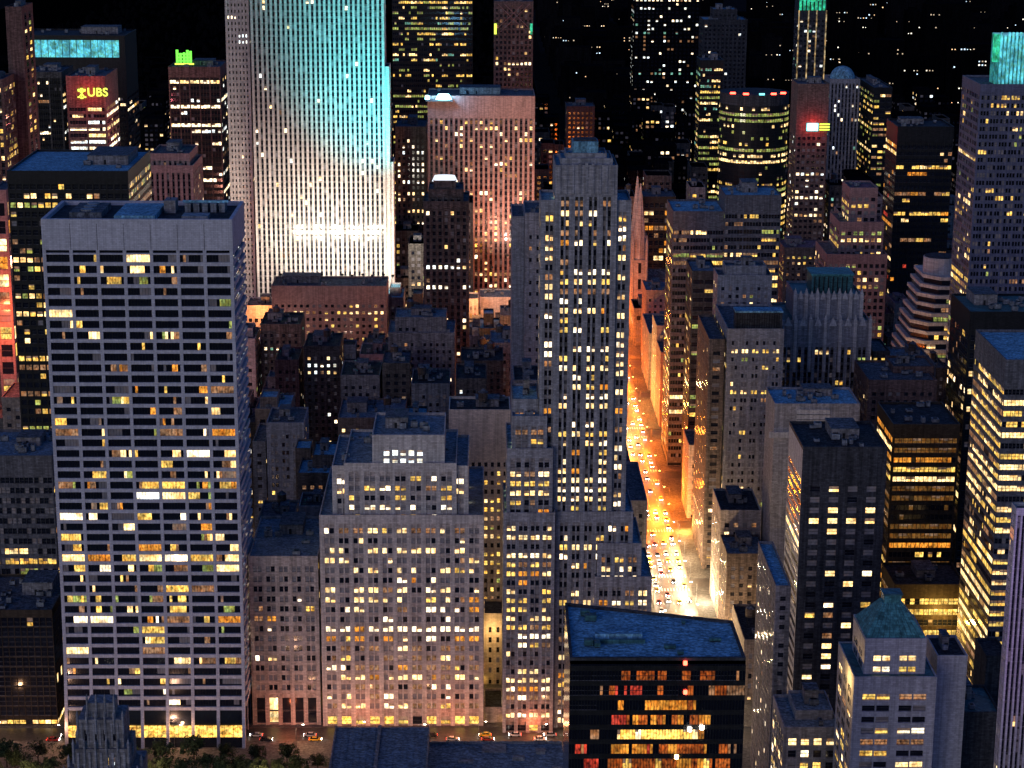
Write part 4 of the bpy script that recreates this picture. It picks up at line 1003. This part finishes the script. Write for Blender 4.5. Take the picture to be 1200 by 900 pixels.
def library():
    Y = 648.0; org = (-20, 625, 0); root = empty('library_building', org)
    tag(root, 'long low building with blue-grey metal roofs across the bottom edge', 'building')
    xa, H = at(395, 853, Y); xb, _ = at(502, 853, Y); xc, H2 = at(503, 871, Y); xd, _ = at(657, 871, Y)
    m = MB(); m.box(xa, xb, 590, Y, 0, H-.4, 'limestone_grey'); m.box(xc, xd, 590, Y-.5, 0, H2-.4, 'limestone_grey'); m.build('wall', root, org); occlude(m)
    m = MB(); m.box(xa-.5, xb+.5, 589.5, Y+.5, H-.4, H, 'roof_silver')
    for i in range(15): x = xa+(xb-xa)*i/14; m.box(x-.06, x+.06, 589.6, Y+.4, H, H+.12, 'roof_silver')
    xm = xa+(xb-xa)*.47; m.box(xm-.5, xm+.5, 589.4, Y+.45, H, H+.9, 'duct_metal')
    for x in (xa-.5, xb-.1): m.box(x, x+.6, 589.3, Y+.52, H-.2, H+.7, 'duct_metal')
    m.box(xc, xd+.5, 589.4, Y-.1, H2-.4, H2, 'roof_silver'); m.box(xc, xd+.4, Y-.9, Y-.12, H2, H2+.8, 'duct_metal'); m.build('roof', root, org)
    for dx, dy, w, d, h in ((10,-16,5,1.5,.8),(18,-8,8,6,.6),(28,-14,4,2,1.2),(36,-9,3,3,1),(41,-20,6,1,.6)):
        m = MB(); m.box(xc+dx, xc+dx+w, Y+dy, Y+dy+d, H2, H2+h, 'duct_metal'); m.build('skylight', root, org)
    HERO_BOX.append((xa, xd, 590, Y, 0, H, root.name))
library()

# ================================================================== the ordinary blocks between the landmarks
frng = random.Random(2024)
def clash(x0, x1, y0, y1, m=1.0):
    for (a, b, c, d, _, _, _) in HERO_BOX:
        if x0 < b+m and x1 > a-m and y0 < d+m and y1 > c-m: return True
    return False
FILL = []
COLN = {'soot_brick':'soot-dark brick','grey_brick':'grey brick','brown_brick':'brown brick','tan_brick':'tan brick','red_brick':'dull red brick','limestone_grey':'grey stone','dark_concrete':'dark concrete','mid_concrete':'grey concrete'}
ROOFN = {'far_grey':'black roof','roof_tar':'black roof','roof_grey':'grey roof','roof_silver':'pale blue-grey roof','roof_blue':'bright blue roof'}
def short(lb):
    w = lb.replace(',', '').split(); out = []
    for q in w:
        if q in ('with','of','behind','at','just','standing','full','rising','that','partly','under','beside','below','between','before','wedged','cut','washed','east','west','right','left','in','on','by','carrying','closing','seen','ringed','whose','floodlit','lamplit','and','from','two','brightly','above','directly') and len(out) >= 2: break
        out.append(q)
        if len(out) == 5: break
    return ' '.join(out)
USED = set()
S_LOWA = style(bay=4.2, n=1, pier=2.2, fl=3.8, sp=2.1, rd=.3, top=2.2, base=4, shop=.3)
S_LOWB = style(bay=6.0, n=2, mull=.6, pier=2.2, fl=3.9, sp=2.1, rd=.3, top=2.2, base=4, shop=.3)
def block_fill(y, x0, x1, dep):
    x = x0
    while x < x1-7:
        w = frng.uniform(9, 20); w = min(w, x1-x)
        h = frng.choice([frng.uniform(16, 30), frng.uniform(22, 42), frng.uniform(30, 55)])
        if y > 1300: h = frng.uniform(30, 85)
        if x > 100 and y < 1300: h = min(h, 46)
        xx0, xx1 = x+.1, x+w-.1; x += w
        if w < 8: continue
        px0, py0, D = pix(xx0, y, h); px1, _, _ = pix(xx1, y, h)
        if px1 < -25 or px0 > 1225 or py0 > 905: continue
        if 90 < xx0 < 150 and 1220 < y < 1420: h = min(h, 24)
        if clash(xx0, xx1, y, y+dep, .3): continue
        FILL.append((xx0, xx1, y, dep, h))
for k in range(1, 18):
    y = street_y(k)
    for x0, x1 in AVX:
        if x0 < 60: x1 = min(x1, 69)
        else: x0 = max(x0, 100)
        if x1 > 800 or x0 < -700: continue
        block_fill(y+.3, x0, x1, 27+frng.random()*2); block_fill(y+33, x0, x1, 27+frng.random()*2)
VIS = []
def vis_test_pts(x0, x1, y, dep, h):
    return [(x0+.3*(x1-x0), y-.1, h-1.0), (x0+.7*(x1-x0), y-.1, h*.85), ((x0+x1)/2, y+dep/2, h+.3), (x0+.2*(x1-x0), y+dep*.8, h+.3), (x0+.8*(x1-x0), y+dep*.2, h+.3), ((x0+x1)/2, y-.1, h*.6), (x0+1, y-.1, h*.4)]
tmp = MB()
for f in FILL: tmp.box(f[0], f[1], f[2], f[2]+f[3], 0, f[4]-.2, 'soot_brick')
bv = BVHTree.FromPolygons([Vector(v) for v in OCC_V+tmp.v], OCC_F+[tuple(len(OCC_V)+i for i in f) for f in tmp.f], epsilon=0.0)
EYE = Vector((0, 0, CAM_H))
def seen(bvh, p, tol=1.2):
    d = Vector(p)-EYE; L = d.length; d.normalize()
    px, py, D = pix(*p)
    if not (-4 < px < 1204 and -4 < py < 904): return False
    h = bvh.ray_cast(EYE, d, L-tol)
    return h[0] is None
heroes_px = []
for rt, (a, b, c, d), zt in ALLB:
    px, py, D = pix((a+b)/2, c, zt*.9); heroes_px.append((px, py, short(rt['label']), rt['label']))
nf = 0
for (x0, x1, y, dep, h) in FILL:
    if not any(seen(bv, p) for p in vis_test_pts(x0, x1, y, dep, h)): continue
    far = y > 1480
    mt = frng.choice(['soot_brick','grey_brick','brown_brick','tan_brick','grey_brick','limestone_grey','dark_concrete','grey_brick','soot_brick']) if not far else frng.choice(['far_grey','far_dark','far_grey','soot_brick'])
    if y > 1150 and mt in ('limestone_grey','tan_brick'): mt = 'soot_brick'
    rm = frng.choice(['roof_tar','roof_grey','roof_silver','roof_blue','roof_tar','roof_grey']) if y < 1300 else 'far_grey'
    tk = frng.random() < .45 and not far
    if far:
        lb = 'dark mid-rise block with scattered lit windows in the far streets behind the towers'; grp = 'dark blocks in the far streets'; 
    else:
        px, py, D = pix((x0+x1)/2, y, h); c = COLN.get(mt, 'dark'); lb = None; grp = None
        size = 'low' if h < 27 else ('mid-rise' if h < 42 else 'taller')
        for hp in sorted(heroes_px, key=lambda q: (q[0]-px)**2+((q[1]-py)*.6)**2)[:14]:
            dx, dy = px-hp[0], py-hp[1]
            rel = 'right of the' if dx > abs(dy)*.7 else ('left of the' if dx < -abs(dy)*.7 else ('below the' if dy > 0 else 'above the'))
            cand = f"{size} {c} block with {ROOFN[rm]}{' and water tank' if tk else ''}, {rel} {hp[2]}"
            if cand not in USED and len(cand.split()) <= 16: lb = cand; break
        if lb is None: continue
        USED.add(lb)
    s = frng.choice([S_LOWA, S_LOWB]) if y < 1300 else S_FAR
    lit = (frng.uniform(.03, .20), .05, frng.choice(['white','office','warm','yellow','cool']), .35)
    tiers_ = [(x0, x1, h, y, dep)]
    if frng.random() < .55 and y < 1300 and x1-x0 > 10:
        q = frng.random()*.4; tiers_.append((x0+(x1-x0)*q, x0+(x1-x0)*(q+.5), h+frng.uniform(3.5, 8), y+frng.uniform(4, 9), dep*.5))
    bld('city_block', lb, 'building', tiers_, s, mt, lit, group=grp, roof=rm, tank=tk, world=True, cap=(24 if y < 1100 else 0), hero=False, dens=1.6 if y < 1300 else 0.3, seed=nf+1000, rooft=not far)
    nf += 1
print('FILLERS', nf)

# far city beyond the towers: apartment blocks with a few tiny lights
def far_city():
    rng = random.Random(77); n = 0; row = 0
    y = 2080.0
    while y < 4700:
        for x0, x1 in AVX[3:]+[(1120,1300),(1320,1500)]:
            x = max(x0, 100)
            while x < x1-20:
                w = rng.uniform(28, 60); h = rng.uniform(18, 62) if rng.random() < .8 else rng.uniform(60, 130)
                xa, xb = x, min(x+w-1, x1); x += w
                if xb-xa < 15: continue
                px0, py0, D = pix(xa, y, h); px1 = pix(xb, y, h)[0]
                if px1 < 560 or px0 > 1210: continue
                if not any(seen(bv, p) for p in [((xa+xb)/2, y-.2, h-1), (xa+3, y-.2, h*.7), (xb-3, y-.2, h*.8)]): continue
                if clash(xa, xb, y, y+30): continue
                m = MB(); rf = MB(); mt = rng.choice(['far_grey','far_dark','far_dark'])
                org = ((xa+xb)/2, y+14, 0); root = empty('apartment_block', org)
                tag(root, 'dark apartment block with tiny scattered lights in the distance beyond the park corner', 'building', 'distant apartment blocks')
                m.box(xa, xb, y, y+26, 0, h, mt); m.box(xa+4, xa+min(14, xb-xa-2), y+8, y+18, h, h+4, mt); m.build('wall', root, org)
                rf.box(xa+.4, xb-.4, y+.4, y+25.6, h-.02, h+.1, 'far_grey')
                rf.build('roof', root, org)
                wn_ = MB(); k = rng.choice([1,2,3,4,6,9]) + int(h > 60)*9
                if rng.random() < .06: k += 16
                zrow = None
                for q in range(k):
                    if q == 0 or rng.random() < .45: zrow = 5+int(rng.random()*(h-8)/4)*4; wx = xa+2+int(rng.random()*(xb-xa-5)/3.5)*3.5
                    else: wx = min(xb-3, wx+3.5*rng.choice([1,1,2]))
                    s = rng.choice(['far_light','far_light_warm','far_light_dim','far_light_dim','far_light_blue']); e = rng.uniform(.8, 1.7); wz = zrow
                    wn_.poly([(wx,y-.12,wz),(wx+e,y-.12,wz),(wx+e,y-.12,wz+e*.9),(wx,y-.12,wz+e*.9)], s)
                if k: o = wn_.build('windows', root, org); o['kind'] = 'stuff'
                n += 1
        y += 92
    print('FAR', n)
mat_emit('far_light_dim', (1,.75,.5), .8); mat_emit('far_light', (1,.9,.72), 2.4); mat_emit('far_light_warm', (1,.6,.3), 2.0); mat_emit('far_light_blue', (.6,.8,1), 2.2)
far_city()

# the park: a dark wood that reads as one mass
def park():
    rng = random.Random(4); m = MB()
    for i in range(2600):
        y = rng.uniform(2085, 5200); x = rng.uniform(max(-700, -.26*y-60), 66); r_ = rng.uniform(4, 8)
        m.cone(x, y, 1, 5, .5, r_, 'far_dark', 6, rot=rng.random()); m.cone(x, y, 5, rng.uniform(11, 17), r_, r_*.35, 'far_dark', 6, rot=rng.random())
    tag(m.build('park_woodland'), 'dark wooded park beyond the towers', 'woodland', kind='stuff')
park()

# ================================================================== trees by the near street
W('leaf', (.045, .075, .03), var=.5, streak=False)
def tree_proto():
    rng = random.Random(31); root = empty('street_tree', (0,0,0)); tag(root, 'x', 'tree', 'dark leafy trees along the near street')
    m = MB(); m.cone(0, 0, 0, 4.2, .28, .17, 'bark', 8)
    tips = []
    for i in range(6):
        a = i*1.05; t = Vector((math.cos(a)*2.2, math.sin(a)*2.2, 6.2+rng.random()*2)); m.tube((0,0,3.6+.2*i), t, .09, 'bark', 5); tips.append(t)
    m.build('trunk', root)
    c = MB()
    cl = [(Vector((rng.gauss(0,1.7), rng.gauss(0,1.7), 7.5+rng.gauss(0,1.5))), rng.uniform(.8,1.5)) for _ in range(40)]
    for ctr, r_ in cl:
        for k in range(60):
            d = Vector((rng.gauss(0,1), rng.gauss(0,1), rng.gauss(0,1))).normalized()*r_*rng.uniform(.5,1.05); p = ctr+d
            u = Vector((rng.gauss(0,1), rng.gauss(0,1), rng.gauss(0,1))).normalized()*.26; v = u.orthogonal().normalized()*.22
            c.poly([p-u, p+v, p+u, p-v], 'leaf')
    c.build('crown', root); return root
tp = tree_proto(); trng = random.Random(8); tx = [(-182+i*6.6, 668+trng.uniform(-5, 5)) for i in range(20)]+[(-178+i*11, 679+trng.uniform(-1,1)) for i in range(11)]
for i, (x, y) in enumerate(tx):
    o = tp if i == 0 else copy_tree(tp)
    o.location = (x, y, .15); o.rotation_euler = (0, 0, trng.random()*6); s = trng.uniform(.7, 1.05); o.scale = (s, s, s*trng.uniform(.9,1.1))
    o['label'] = 'dark leafy street tree in the row along the bottom left edge'

# ================================================================== lamps, traffic lights and cars on the avenue
def lamp_proto(col_mat):
    root = empty('street_lamp', (0,0,0)); m = MB(); m.cone(0,0,0,.9,.2,.14,'pole_metal',8); m.cone(0,0,.9,8.6,.1,.07,'pole_metal',8); m.tube((0,0,8.5),(2.3,0,9.3),.05,'pole_metal',6); m.build('pole', root)
    h = MB(); h.box(2.1,3.0,-.17,.17,9.2,9.42,'pole_metal'); h.build('lamp_head', root)
    g_ = MB(); g_.box(2.15,2.95,-.15,.15,9.08,9.195,col_mat); g_.build('lamp_glass', root); return root
P_O = lamp_proto('lamp_warm'); P_W = lamp_proto('lamp_white'); firstO = firstW = True
def point(name, loc, col_, watt, r_=.6, parent=None):
    l = bpy.data.lights.new(name, 'POINT'); l.color = col_; l.energy = watt; l.shadow_soft_size = r_
    o = bpy.data.objects.new(name, l); col.objects.link(o); o.location = loc
    if parent is not None: o.parent = parent
    return o
n = 0; y = 700.0
while y < 1520:
    for side in (-1, 1):
        warm = y > 925
        src = P_O if warm else P_W
        if warm: use_first = firstO; firstO = False
        else: use_first = firstW; firstW = False
        o = src if use_first else copy_tree(src)
        X = 84.5+side*9.6; o.location = (X, y+(7 if side > 0 else 0), .15); o.rotation_euler = (0,0,0 if side < 0 else math.pi)
        tag(o, ('orange-glowing' if warm else 'white-glowing')+' street lamp at the kerb of the avenue, '+('west' if side < 0 else 'east')+' side row', 'street lamp', ('orange' if warm else 'white')+' street lamps of the '+('west' if side < 0 else 'east')+' kerb')
        n += 1
        vr = random.Random(int(y)*3+side).choice([.25,.5,1,1.4,2.6]); E = 5000 if y < 780 else 26000*vr if not warm else (26000 if y < 1100 else 16000)*vr
        point('lamp_light', (2.55*1, 0, 8.8), (1.0,.17,.010) if warm else (1.0,.68,.36), E, .5, o)
    y += 27
# cross-street lamps behind the park trees and at the foot of the near blocks
for yy in (777, 857, 937, 1017, 1097, 1177):
    for x in (-150, -105, -60, -20, 25, 130, 175):
        o = copy_tree(P_O); o.location = (x, yy, .15)
        tag(o, 'orange street lamp in a narrow cross street between the blocks', 'street lamp', 'lamps in the narrow cross streets')
        if (x+yy) % 2 == 0 or x > 100: point('lamp_light', (2.55, 0, 8.8), (1.0,.62,.36), 1500, .5, o)
for i, x in enumerate(range(-176, 66, 22)):
    o = copy_tree(P_W); o.location = (x, 694.0 if i % 2 else 696.5, .15)
    tag(o, 'street lamp on the cross street below the near row of blocks', 'street lamp', 'lamps on the near cross street')
    point('lamp_light', (2.55, 0, 8.8), (1.0,.50,.24), 4500, .5, o)
for i, x in enumerate((-160, -118, -76, -34)):  # lamps added to wash the near facades from below
    o = copy_tree(P_W); o.location = (x, 656.0+(i % 2)*6, .15)
    tag(o, 'added lamp at the bottom edge, washing the near facades with warm light', 'street lamp', 'added lamps washing the near facades')
    point('lamp_light', (2.55, 0, 8.8), (1.0,.55,.34), 9000, .5, o)

point('site_light', (72.5, 1160, 14), (1,.55,.14), 120000, 2); point('site_light', (80, 1075, 10), (1,.22,.02), 70000, 2)
point('shop_light', (97.5, 935, 5), (1,.45,.08), 26000, 1); point('shop_light', (98, 840, 5), (1,.85,.6), 9000, 1); point('shop_light', (71, 870, 6), (1,.8,.5), 16000, 1)
def car_proto():
    root = empty('car', (0,0,0)); b = MB()
    prof = [(-2.25,.35),(-2.25,.8),(-1.9,.9),(-1.1,.95),(2.1,.95),(2.25,.8),(2.25,.35)]
    w = .9
    for s in range(len(prof)-1):
        (a, z), (c, d) = prof[s], prof[s+1]; b.poly([(-w,a,z),(w,a,z),(w,c,d),(-w,c,d)][::-1], 'car_paint')
    b.poly([(-w,p_,q_) for p_, q_ in prof], 'car_paint'); b.poly([(w,p_,q_) for p_, q_ in prof][::-1], 'car_paint'); b.poly([(-w,-2.25,.35),(-w,2.25,.35),(w,2.25,.35),(w,-2.25,.35)], 'car_paint')
    b.hull8([(-.82,-1.2,.95),(.82,-1.2,.95),(.82,1.7,.95),(-.82,1.7,.95),(-.66,-.5,1.45),(.66,-.5,1.45),(.66,1.1,1.45),(-.66,1.1,1.45)], 'car_glass')
    b.box(-.66,.66,-.5,1.1,1.452,1.5,'car_paint'); b.build('body', root)
    for sx in (-1, 1):
        for sy in (-1.4, 1.4):
            m = MB(); nn = 12; pts0 = []
            for i in range(nn):
                t = 2*math.pi*i/nn; pts0.append((sy+.33*math.cos(t), .33+.33*math.sin(t)))
            bI = len(m.v); x0, x1 = sorted((sx*.72, sx*.93))
            m.v += [(x0,p_,q_) for p_, q_ in pts0]+[(x1,p_,q_) for p_, q_ in pts0]
            for i in range(nn): j = (i+1) % nn; m.f.append((i,j,nn+j,nn+i)); m.m.append(m.mi('black_steel'))
            m.f.append(tuple(range(nn))); m.m.append(0); m.f.append(tuple(range(nn, 2*nn))); m.m.append(0); m.build('wheel', root)
        m = MB(); m.box(sx*.65-.16, sx*.65+.16, -2.32, -2.26, .58, .78, 'headlight'); m.build('headlight', root)
        m = MB(); m.box(sx*.68-.14, sx*.68+.14, 2.26, 2.31, .62, .8, 'lamp_red'); m.build('tail_light', root)
    return root
CARC = {'yellow': (.75,.42,.02), 'black': (.02,.02,.022), 'white': (.7,.7,.7), 'silver': (.35,.36,.38), 'dark red': (.25,.02,.02)}
protos = {}
for k, c_ in CARC.items():
    MATS['car_paint'] = None; m, nt, b_ = newmat('car_paint_'+k.replace(' ', '_')); b_.inputs['Base Color'].default_value = (*c_, 1); b_.inputs['Roughness'].default_value = .3; b_.inputs['Coat Weight'].default_value = .5
    MATS['car_paint'] = m; protos[k] = [car_proto(), True]
crng = random.Random(55)
for li, X in enumerate((78.0, 82.1, 86.4, 90.8)):
    y = 790+crng.random()*8
    while y < 1420:
        if crng.random() < .72:
            k = crng.choice(['yellow','yellow','black','white','silver','dark red','yellow']); pr = protos[k]
            o = pr[0] if pr[1] else copy_tree(pr[0]); pr[1] = False
            o.location = (X+crng.uniform(-.2,.2), y, .006); o.rotation_euler = (0,0,crng.uniform(-.02,.02))
            lane = ['westmost','second','third','eastmost'][li]
            tag(o, f'{k} car with bright headlights in the {lane} lane of the avenue traffic', 'car', f'{k} cars in the {lane} lane')
        y += crng.uniform(6.2, 15) if y < 1100 else crng.uniform(8, 22)
for k, pr in protos.items():
    if pr[1]:
        for ch in list(pr[0].children): bpy.data.objects.remove(ch)
        bpy.data.objects.remove(pr[0])

for lane, (Yc, rz) in enumerate(((700.5, 1.5708), (704.2, -1.5708), (624.5, 1.5708))):
    x = -170.0
    while x < 60:
        x += crng.uniform(8, 22); k = crng.choice(list(protos)); pr = protos[k]
        if pr[1]: continue
        o = copy_tree(pr[0]); o.location = (x, Yc, .006); o.rotation_euler = (0,0,rz)
        tag(o, f'{k} car on the cross street below the near row of blocks', 'car', f'{k} cars on the near cross street')
point('fill_light', (at(1060,380,1095)[0]-8, 1086, 40), (1,.62,.34), 26000, 2)  # fill added to warm and brighten the chevron tower, no lamp there
def signal(x, y, label):
    root = empty('traffic_light', (x, y, .15)); tag(root, label, 'traffic light', 'traffic lights at the avenue crossings')
    s = 1 if x < 84 else -1; m = MB(); m.cone(0,0,0,5.6,.1,.07,'pole_metal',8); m.tube((0,0,5.4),(s*4.5,0,6.0),.06,'pole_metal'); m.build('pole', root)
    m = MB(); m.box(s*4.3-.18, s*4.3+.18, -.2, .2, 5.2, 6.2, 'sign_yellowbox'); m.build('signal_head', root)
    m = MB(); m.cone(s*4.3, -.24, 5.85, 6.08, .12, .12, 'lamp_red', 8); m.build('lens', root)
mat_wall('sign_yellowbox', (.5,.3,.03), var=.1)
for k in range(2, 9):
    for x in (74.6, 94.4): signal(x, street_y(k)-20.5, 'red traffic light on an arm over an avenue crossing')

# ================================================================== floodlights
def spot(loc, target, col_, watt, size=70, blend=.9, r_=1.0, label=None, grp=None, name='floodlight'):
    l = bpy.data.lights.new('flood_light', 'SPOT'); l.color = col_; l.energy = watt; l.spot_size = R(size); l.spot_blend = blend; l.shadow_soft_size = r_
    d = (Vector(target)-Vector(loc)).normalized(); q = d.to_track_quat('-Z', 'Y')
    root = empty(name, loc); tag(root, label, 'floodlight', grp)
    m = MB(); m.box(-.6,.6,-.35,.35,-1.3,-.9,'pole_metal'); m.tube((0,0,-1.3),(0,0,-2.4),.12,'pole_metal'); m.box(-.9,.9,-.2,.2,-.9,.1,'black_steel'); m.build('housing', root)
    o = bpy.data.objects.new('flood_light', l); col.objects.link(o); o.parent = root; o.location = (0, .4, .3); o.rotation_euler = q.to_euler(); return root
YF = 1290.0
# banks standing on the roof of the block in front of the slab, z ~ 52
GR = 'floodlights on the roof before the huge slab'
bx0, bz = at(318, 337, 1196); bx1, _ = at(453, 337, 1196)
for i in range(6):
    x = bx0+3+(bx1-bx0-6)*i/5
    spot((x, 1222, bz+3), (x+2, YF, 78), (1.0,.90,.74), 165000, 122, 1, label='white floodlight standing on the flat roof before the huge slab skyscraper', grp=GR)
for i, t in enumerate((.68,.86,1.04)):
    x = bx0+(bx1-bx0)*t
    spot((x, 1219, bz+3), (x+12, YF, 218), (.03,.60,.66), 1900000, 66, 1, label='cyan floodlight standing on the flat roof before the huge slab skyscraper', grp='cyan '+GR)
spot((bx0-6, 1235, 40), (bx0-30, 1306, 90), (1,.66,.48), 260000, 120, 1, label='warm floodlight low at the left foot of the huge slab skyscraper')
spot((bx1+6, 1268, 30), (bx1+9, 1293, 110), (.8,.95,.8), 150000, 90, 1, label='white floodlight at the right foot of the huge slab skyscraper')
# pink tower
x0p, _ = at(501, 114, 1390); x1p, _ = at(627, 114, 1390)
for i, t in enumerate((.35,.6,.82)):
    x = x0p+(x1p-x0p)*t
    spot((x, 1359, 42), (x, 1390, 125), (1.0,.40,.24), 120000, 120, 1, label='orange floodlight on the terrace roof before the pink floodlit tower, '+['left one','middle one','right one'][i])
spot((at(595,352,1345)[0], 1360, 50), (at(595,352,1345)[0], 1390, 75), (1,.75,.6), 60000, 120, 1, label='bright white floodlight at the foot of the pink floodlit tower')
point('terrace_light', (at(580,380,1300)[0], 1300, 50), (1,.48,.30), 45000, 1.5)
point('terrace_light', (at(556,400,1300)[0], 1302, 32), (1,.35,.06), 26000, 1.5)
xs, zs = at(520, 117, 1389)
m = MB(); m.cone(xs, 1387.5, zs+.5, zs+4, 3.4, 2.2, 'lamp_cyan', 12, sx=1.6); m.cone(xs-11, 1387.5, zs+.5, zs+3, 1.5, 1.2, 'lamp_cyan', 10); m.box(xs-12, xs+6, 1386, 1390, zs-.8, zs+.5, 'pole_metal')
tag(m.build('floodlight'), 'dazzling cyan floodlight on the roof corner of the pink tower', 'floodlight')
point('roof_light', (xs, 1382, zs+6), (.25,.6,1.0), 30000, 2)
# reds and violets
x, z = at(104, 108, 1318); point('sign_light', (x, 1309, z), (1,.02,.015), 13000, 1)
x, z = at(131, 105, 1320); point('sign_light', (x+18, 1325, z-20), (1,.2,.25), 20000, 1)
x, z = at(955, 150, 1440); point('sign_light', (x, 1445, z), (1,.03,.01), 8000, 1)
x, z = at(1046, 170, 1290); point('side_light', (x-12, 1300, z), (1,.02,.06), 9000, 1)
x, z = at(2, 380, 1000); point('corner_light', (x-6, 1000, z), (1,.16,.05), 90000, 2)
x, z = at(200, 300, 1100); point('fill_light', (x, 1090, 40), (1,.40,.30), 50000, 2); point('fill_light', (x-20, 1240, 70), (1,.35,.25), 70000, 2)  # bare fill points for the pink wash on the left
x, z = at(1185, 800, 505); point('rib_light', (x-3, 496, z), (.75,.30,1.0), 7000, 2); point('rib_light', (x, 496, z+34), (.6,.32,1.0), 9000, 2)
x, z = at(402, 360, 1180); point('fill_light', (x, 1170, 30), (1,.6,.45), 7000, 2); point('fill_light', (x-40, 1186, 36), (1,.55,.4), 6000, 2)
point('fill_light', (at(305,370,1215)[0], 1210, 44), (1,.35,.1), 25000, 1)
point('fill_light', (at(1090,700,790)[0], 762, 22), (1,.55,.1), 16000, 1)
point('wall_lamp', (at(578,745,745)[0], 747, at(578,745,745)[1]), (1,.6,.2), 2600, .5)
point('wall_lamp', (at(1002,815,570)[0]-4, 582, at(1002,815,570)[1]), (1,.62,.2), 5000, .5)
point('fill_light', (60, 1440, 30), (1,.3,.06), 15000, 2); point('fill_light', (84.5, 1330, 16), (1,.25,.04), 30000, 2)  # bare fill points over and beside the avenue, no lamp built
point('fill_light', (84.5, 1120, 12), (1,.5,.12), 30000, 1.5); point('fill_light', (88, 985, 9), (1,.24,.02), 40000, 1.5)
for x in (60, 30, -2, -30): point('shop_light', (x-40, 704, 5), (1,.22,.08), 3000, .8)

# ================================================================== windows, individual where the photograph shows them
bv = BVHTree.FromPolygons([Vector(v) for v in OCC_V], OCC_F, epsilon=0.0)
nind = nst = 0
for root, org, wins, cap in PENDING:
    sc_ = []
    for i, w in enumerate(wins):
        c, u, nn, ww, h, s = w
        dx, dy, dz = c[0], c[1], c[2]-CAM_H; L = math.sqrt(dx*dx+dy*dy+dz*dz)
        face = -(dx*nn[0]+dy*nn[1])/L
        if face <= 0: sc_.append((-1, i)); continue
        size = ww*h*face/(L*L)*FPX*FPX
        px, py, D = pix(*c)
        inside = 0 < px < 1200 and 0 < py < 900
        sc_.append((size if inside else 0, i))
    sc_.sort(key=lambda t: -t[0])
    chosen = set(); tries = 0
    if cap and sc_ and sc_[0][0] > 2.0:
        c_ = cap if sc_[0][0] > 6 else min(cap, 40)
        for size, i in sc_:
            if size <= 1.2 or len(chosen) >= c_ or tries > 1500: break
            tries += 1
            c, u, nn = wins[i][0], wins[i][1], wins[i][2]
            if seen(bv, (c[0]+nn[0]*.9, c[1]+nn[1]*.9, c[2]), .3): chosen.add(i)
    m = MB()
    for i, (c, u, nn, ww, h, s) in enumerate(wins):
        if i in chosen:
            o = bpy.data.objects.new('window', unit_window(s, split_of(c, s))); col.objects.link(o); o.parent = root
            o.location = (c[0]-org[0], c[1]-org[1], c[2]); o.rotation_euler = (0,0,math.atan2(u[1],u[0])); o.scale = (ww,1,h); nind += 1
        else:
            ax, ay = u[0]*ww/2, u[1]*ww/2
            q = split_of(c, s)*h
            m.poly([(c[0]-ax,c[1]-ay,c[2]-h/2),(c[0]+ax,c[1]+ay,c[2]-h/2),(c[0]+ax,c[1]+ay,c[2]+h/2-q),(c[0]-ax,c[1]-ay,c[2]+h/2-q)], s); nst += 1
            if q: m.poly([(c[0]-ax,c[1]-ay,c[2]+h/2-q),(c[0]+ax,c[1]+ay,c[2]+h/2-q),(c[0]+ax,c[1]+ay,c[2]+h/2),(c[0]-ax,c[1]-ay,c[2]+h/2)], 'win_shade')
    if m.f:
        o = m.build('more_windows', root, org); o['kind'] = 'stuff'
print('WINDOWS', nind, nst, 'OBJECTS', len(bpy.data.objects))
# prototypes never used
for p_, f_ in ((P_O, firstO), (P_W, firstW)):
    if f_:
        for ch in list(p_.children): bpy.data.objects.remove(ch)
        bpy.data.objects.remove(p_)
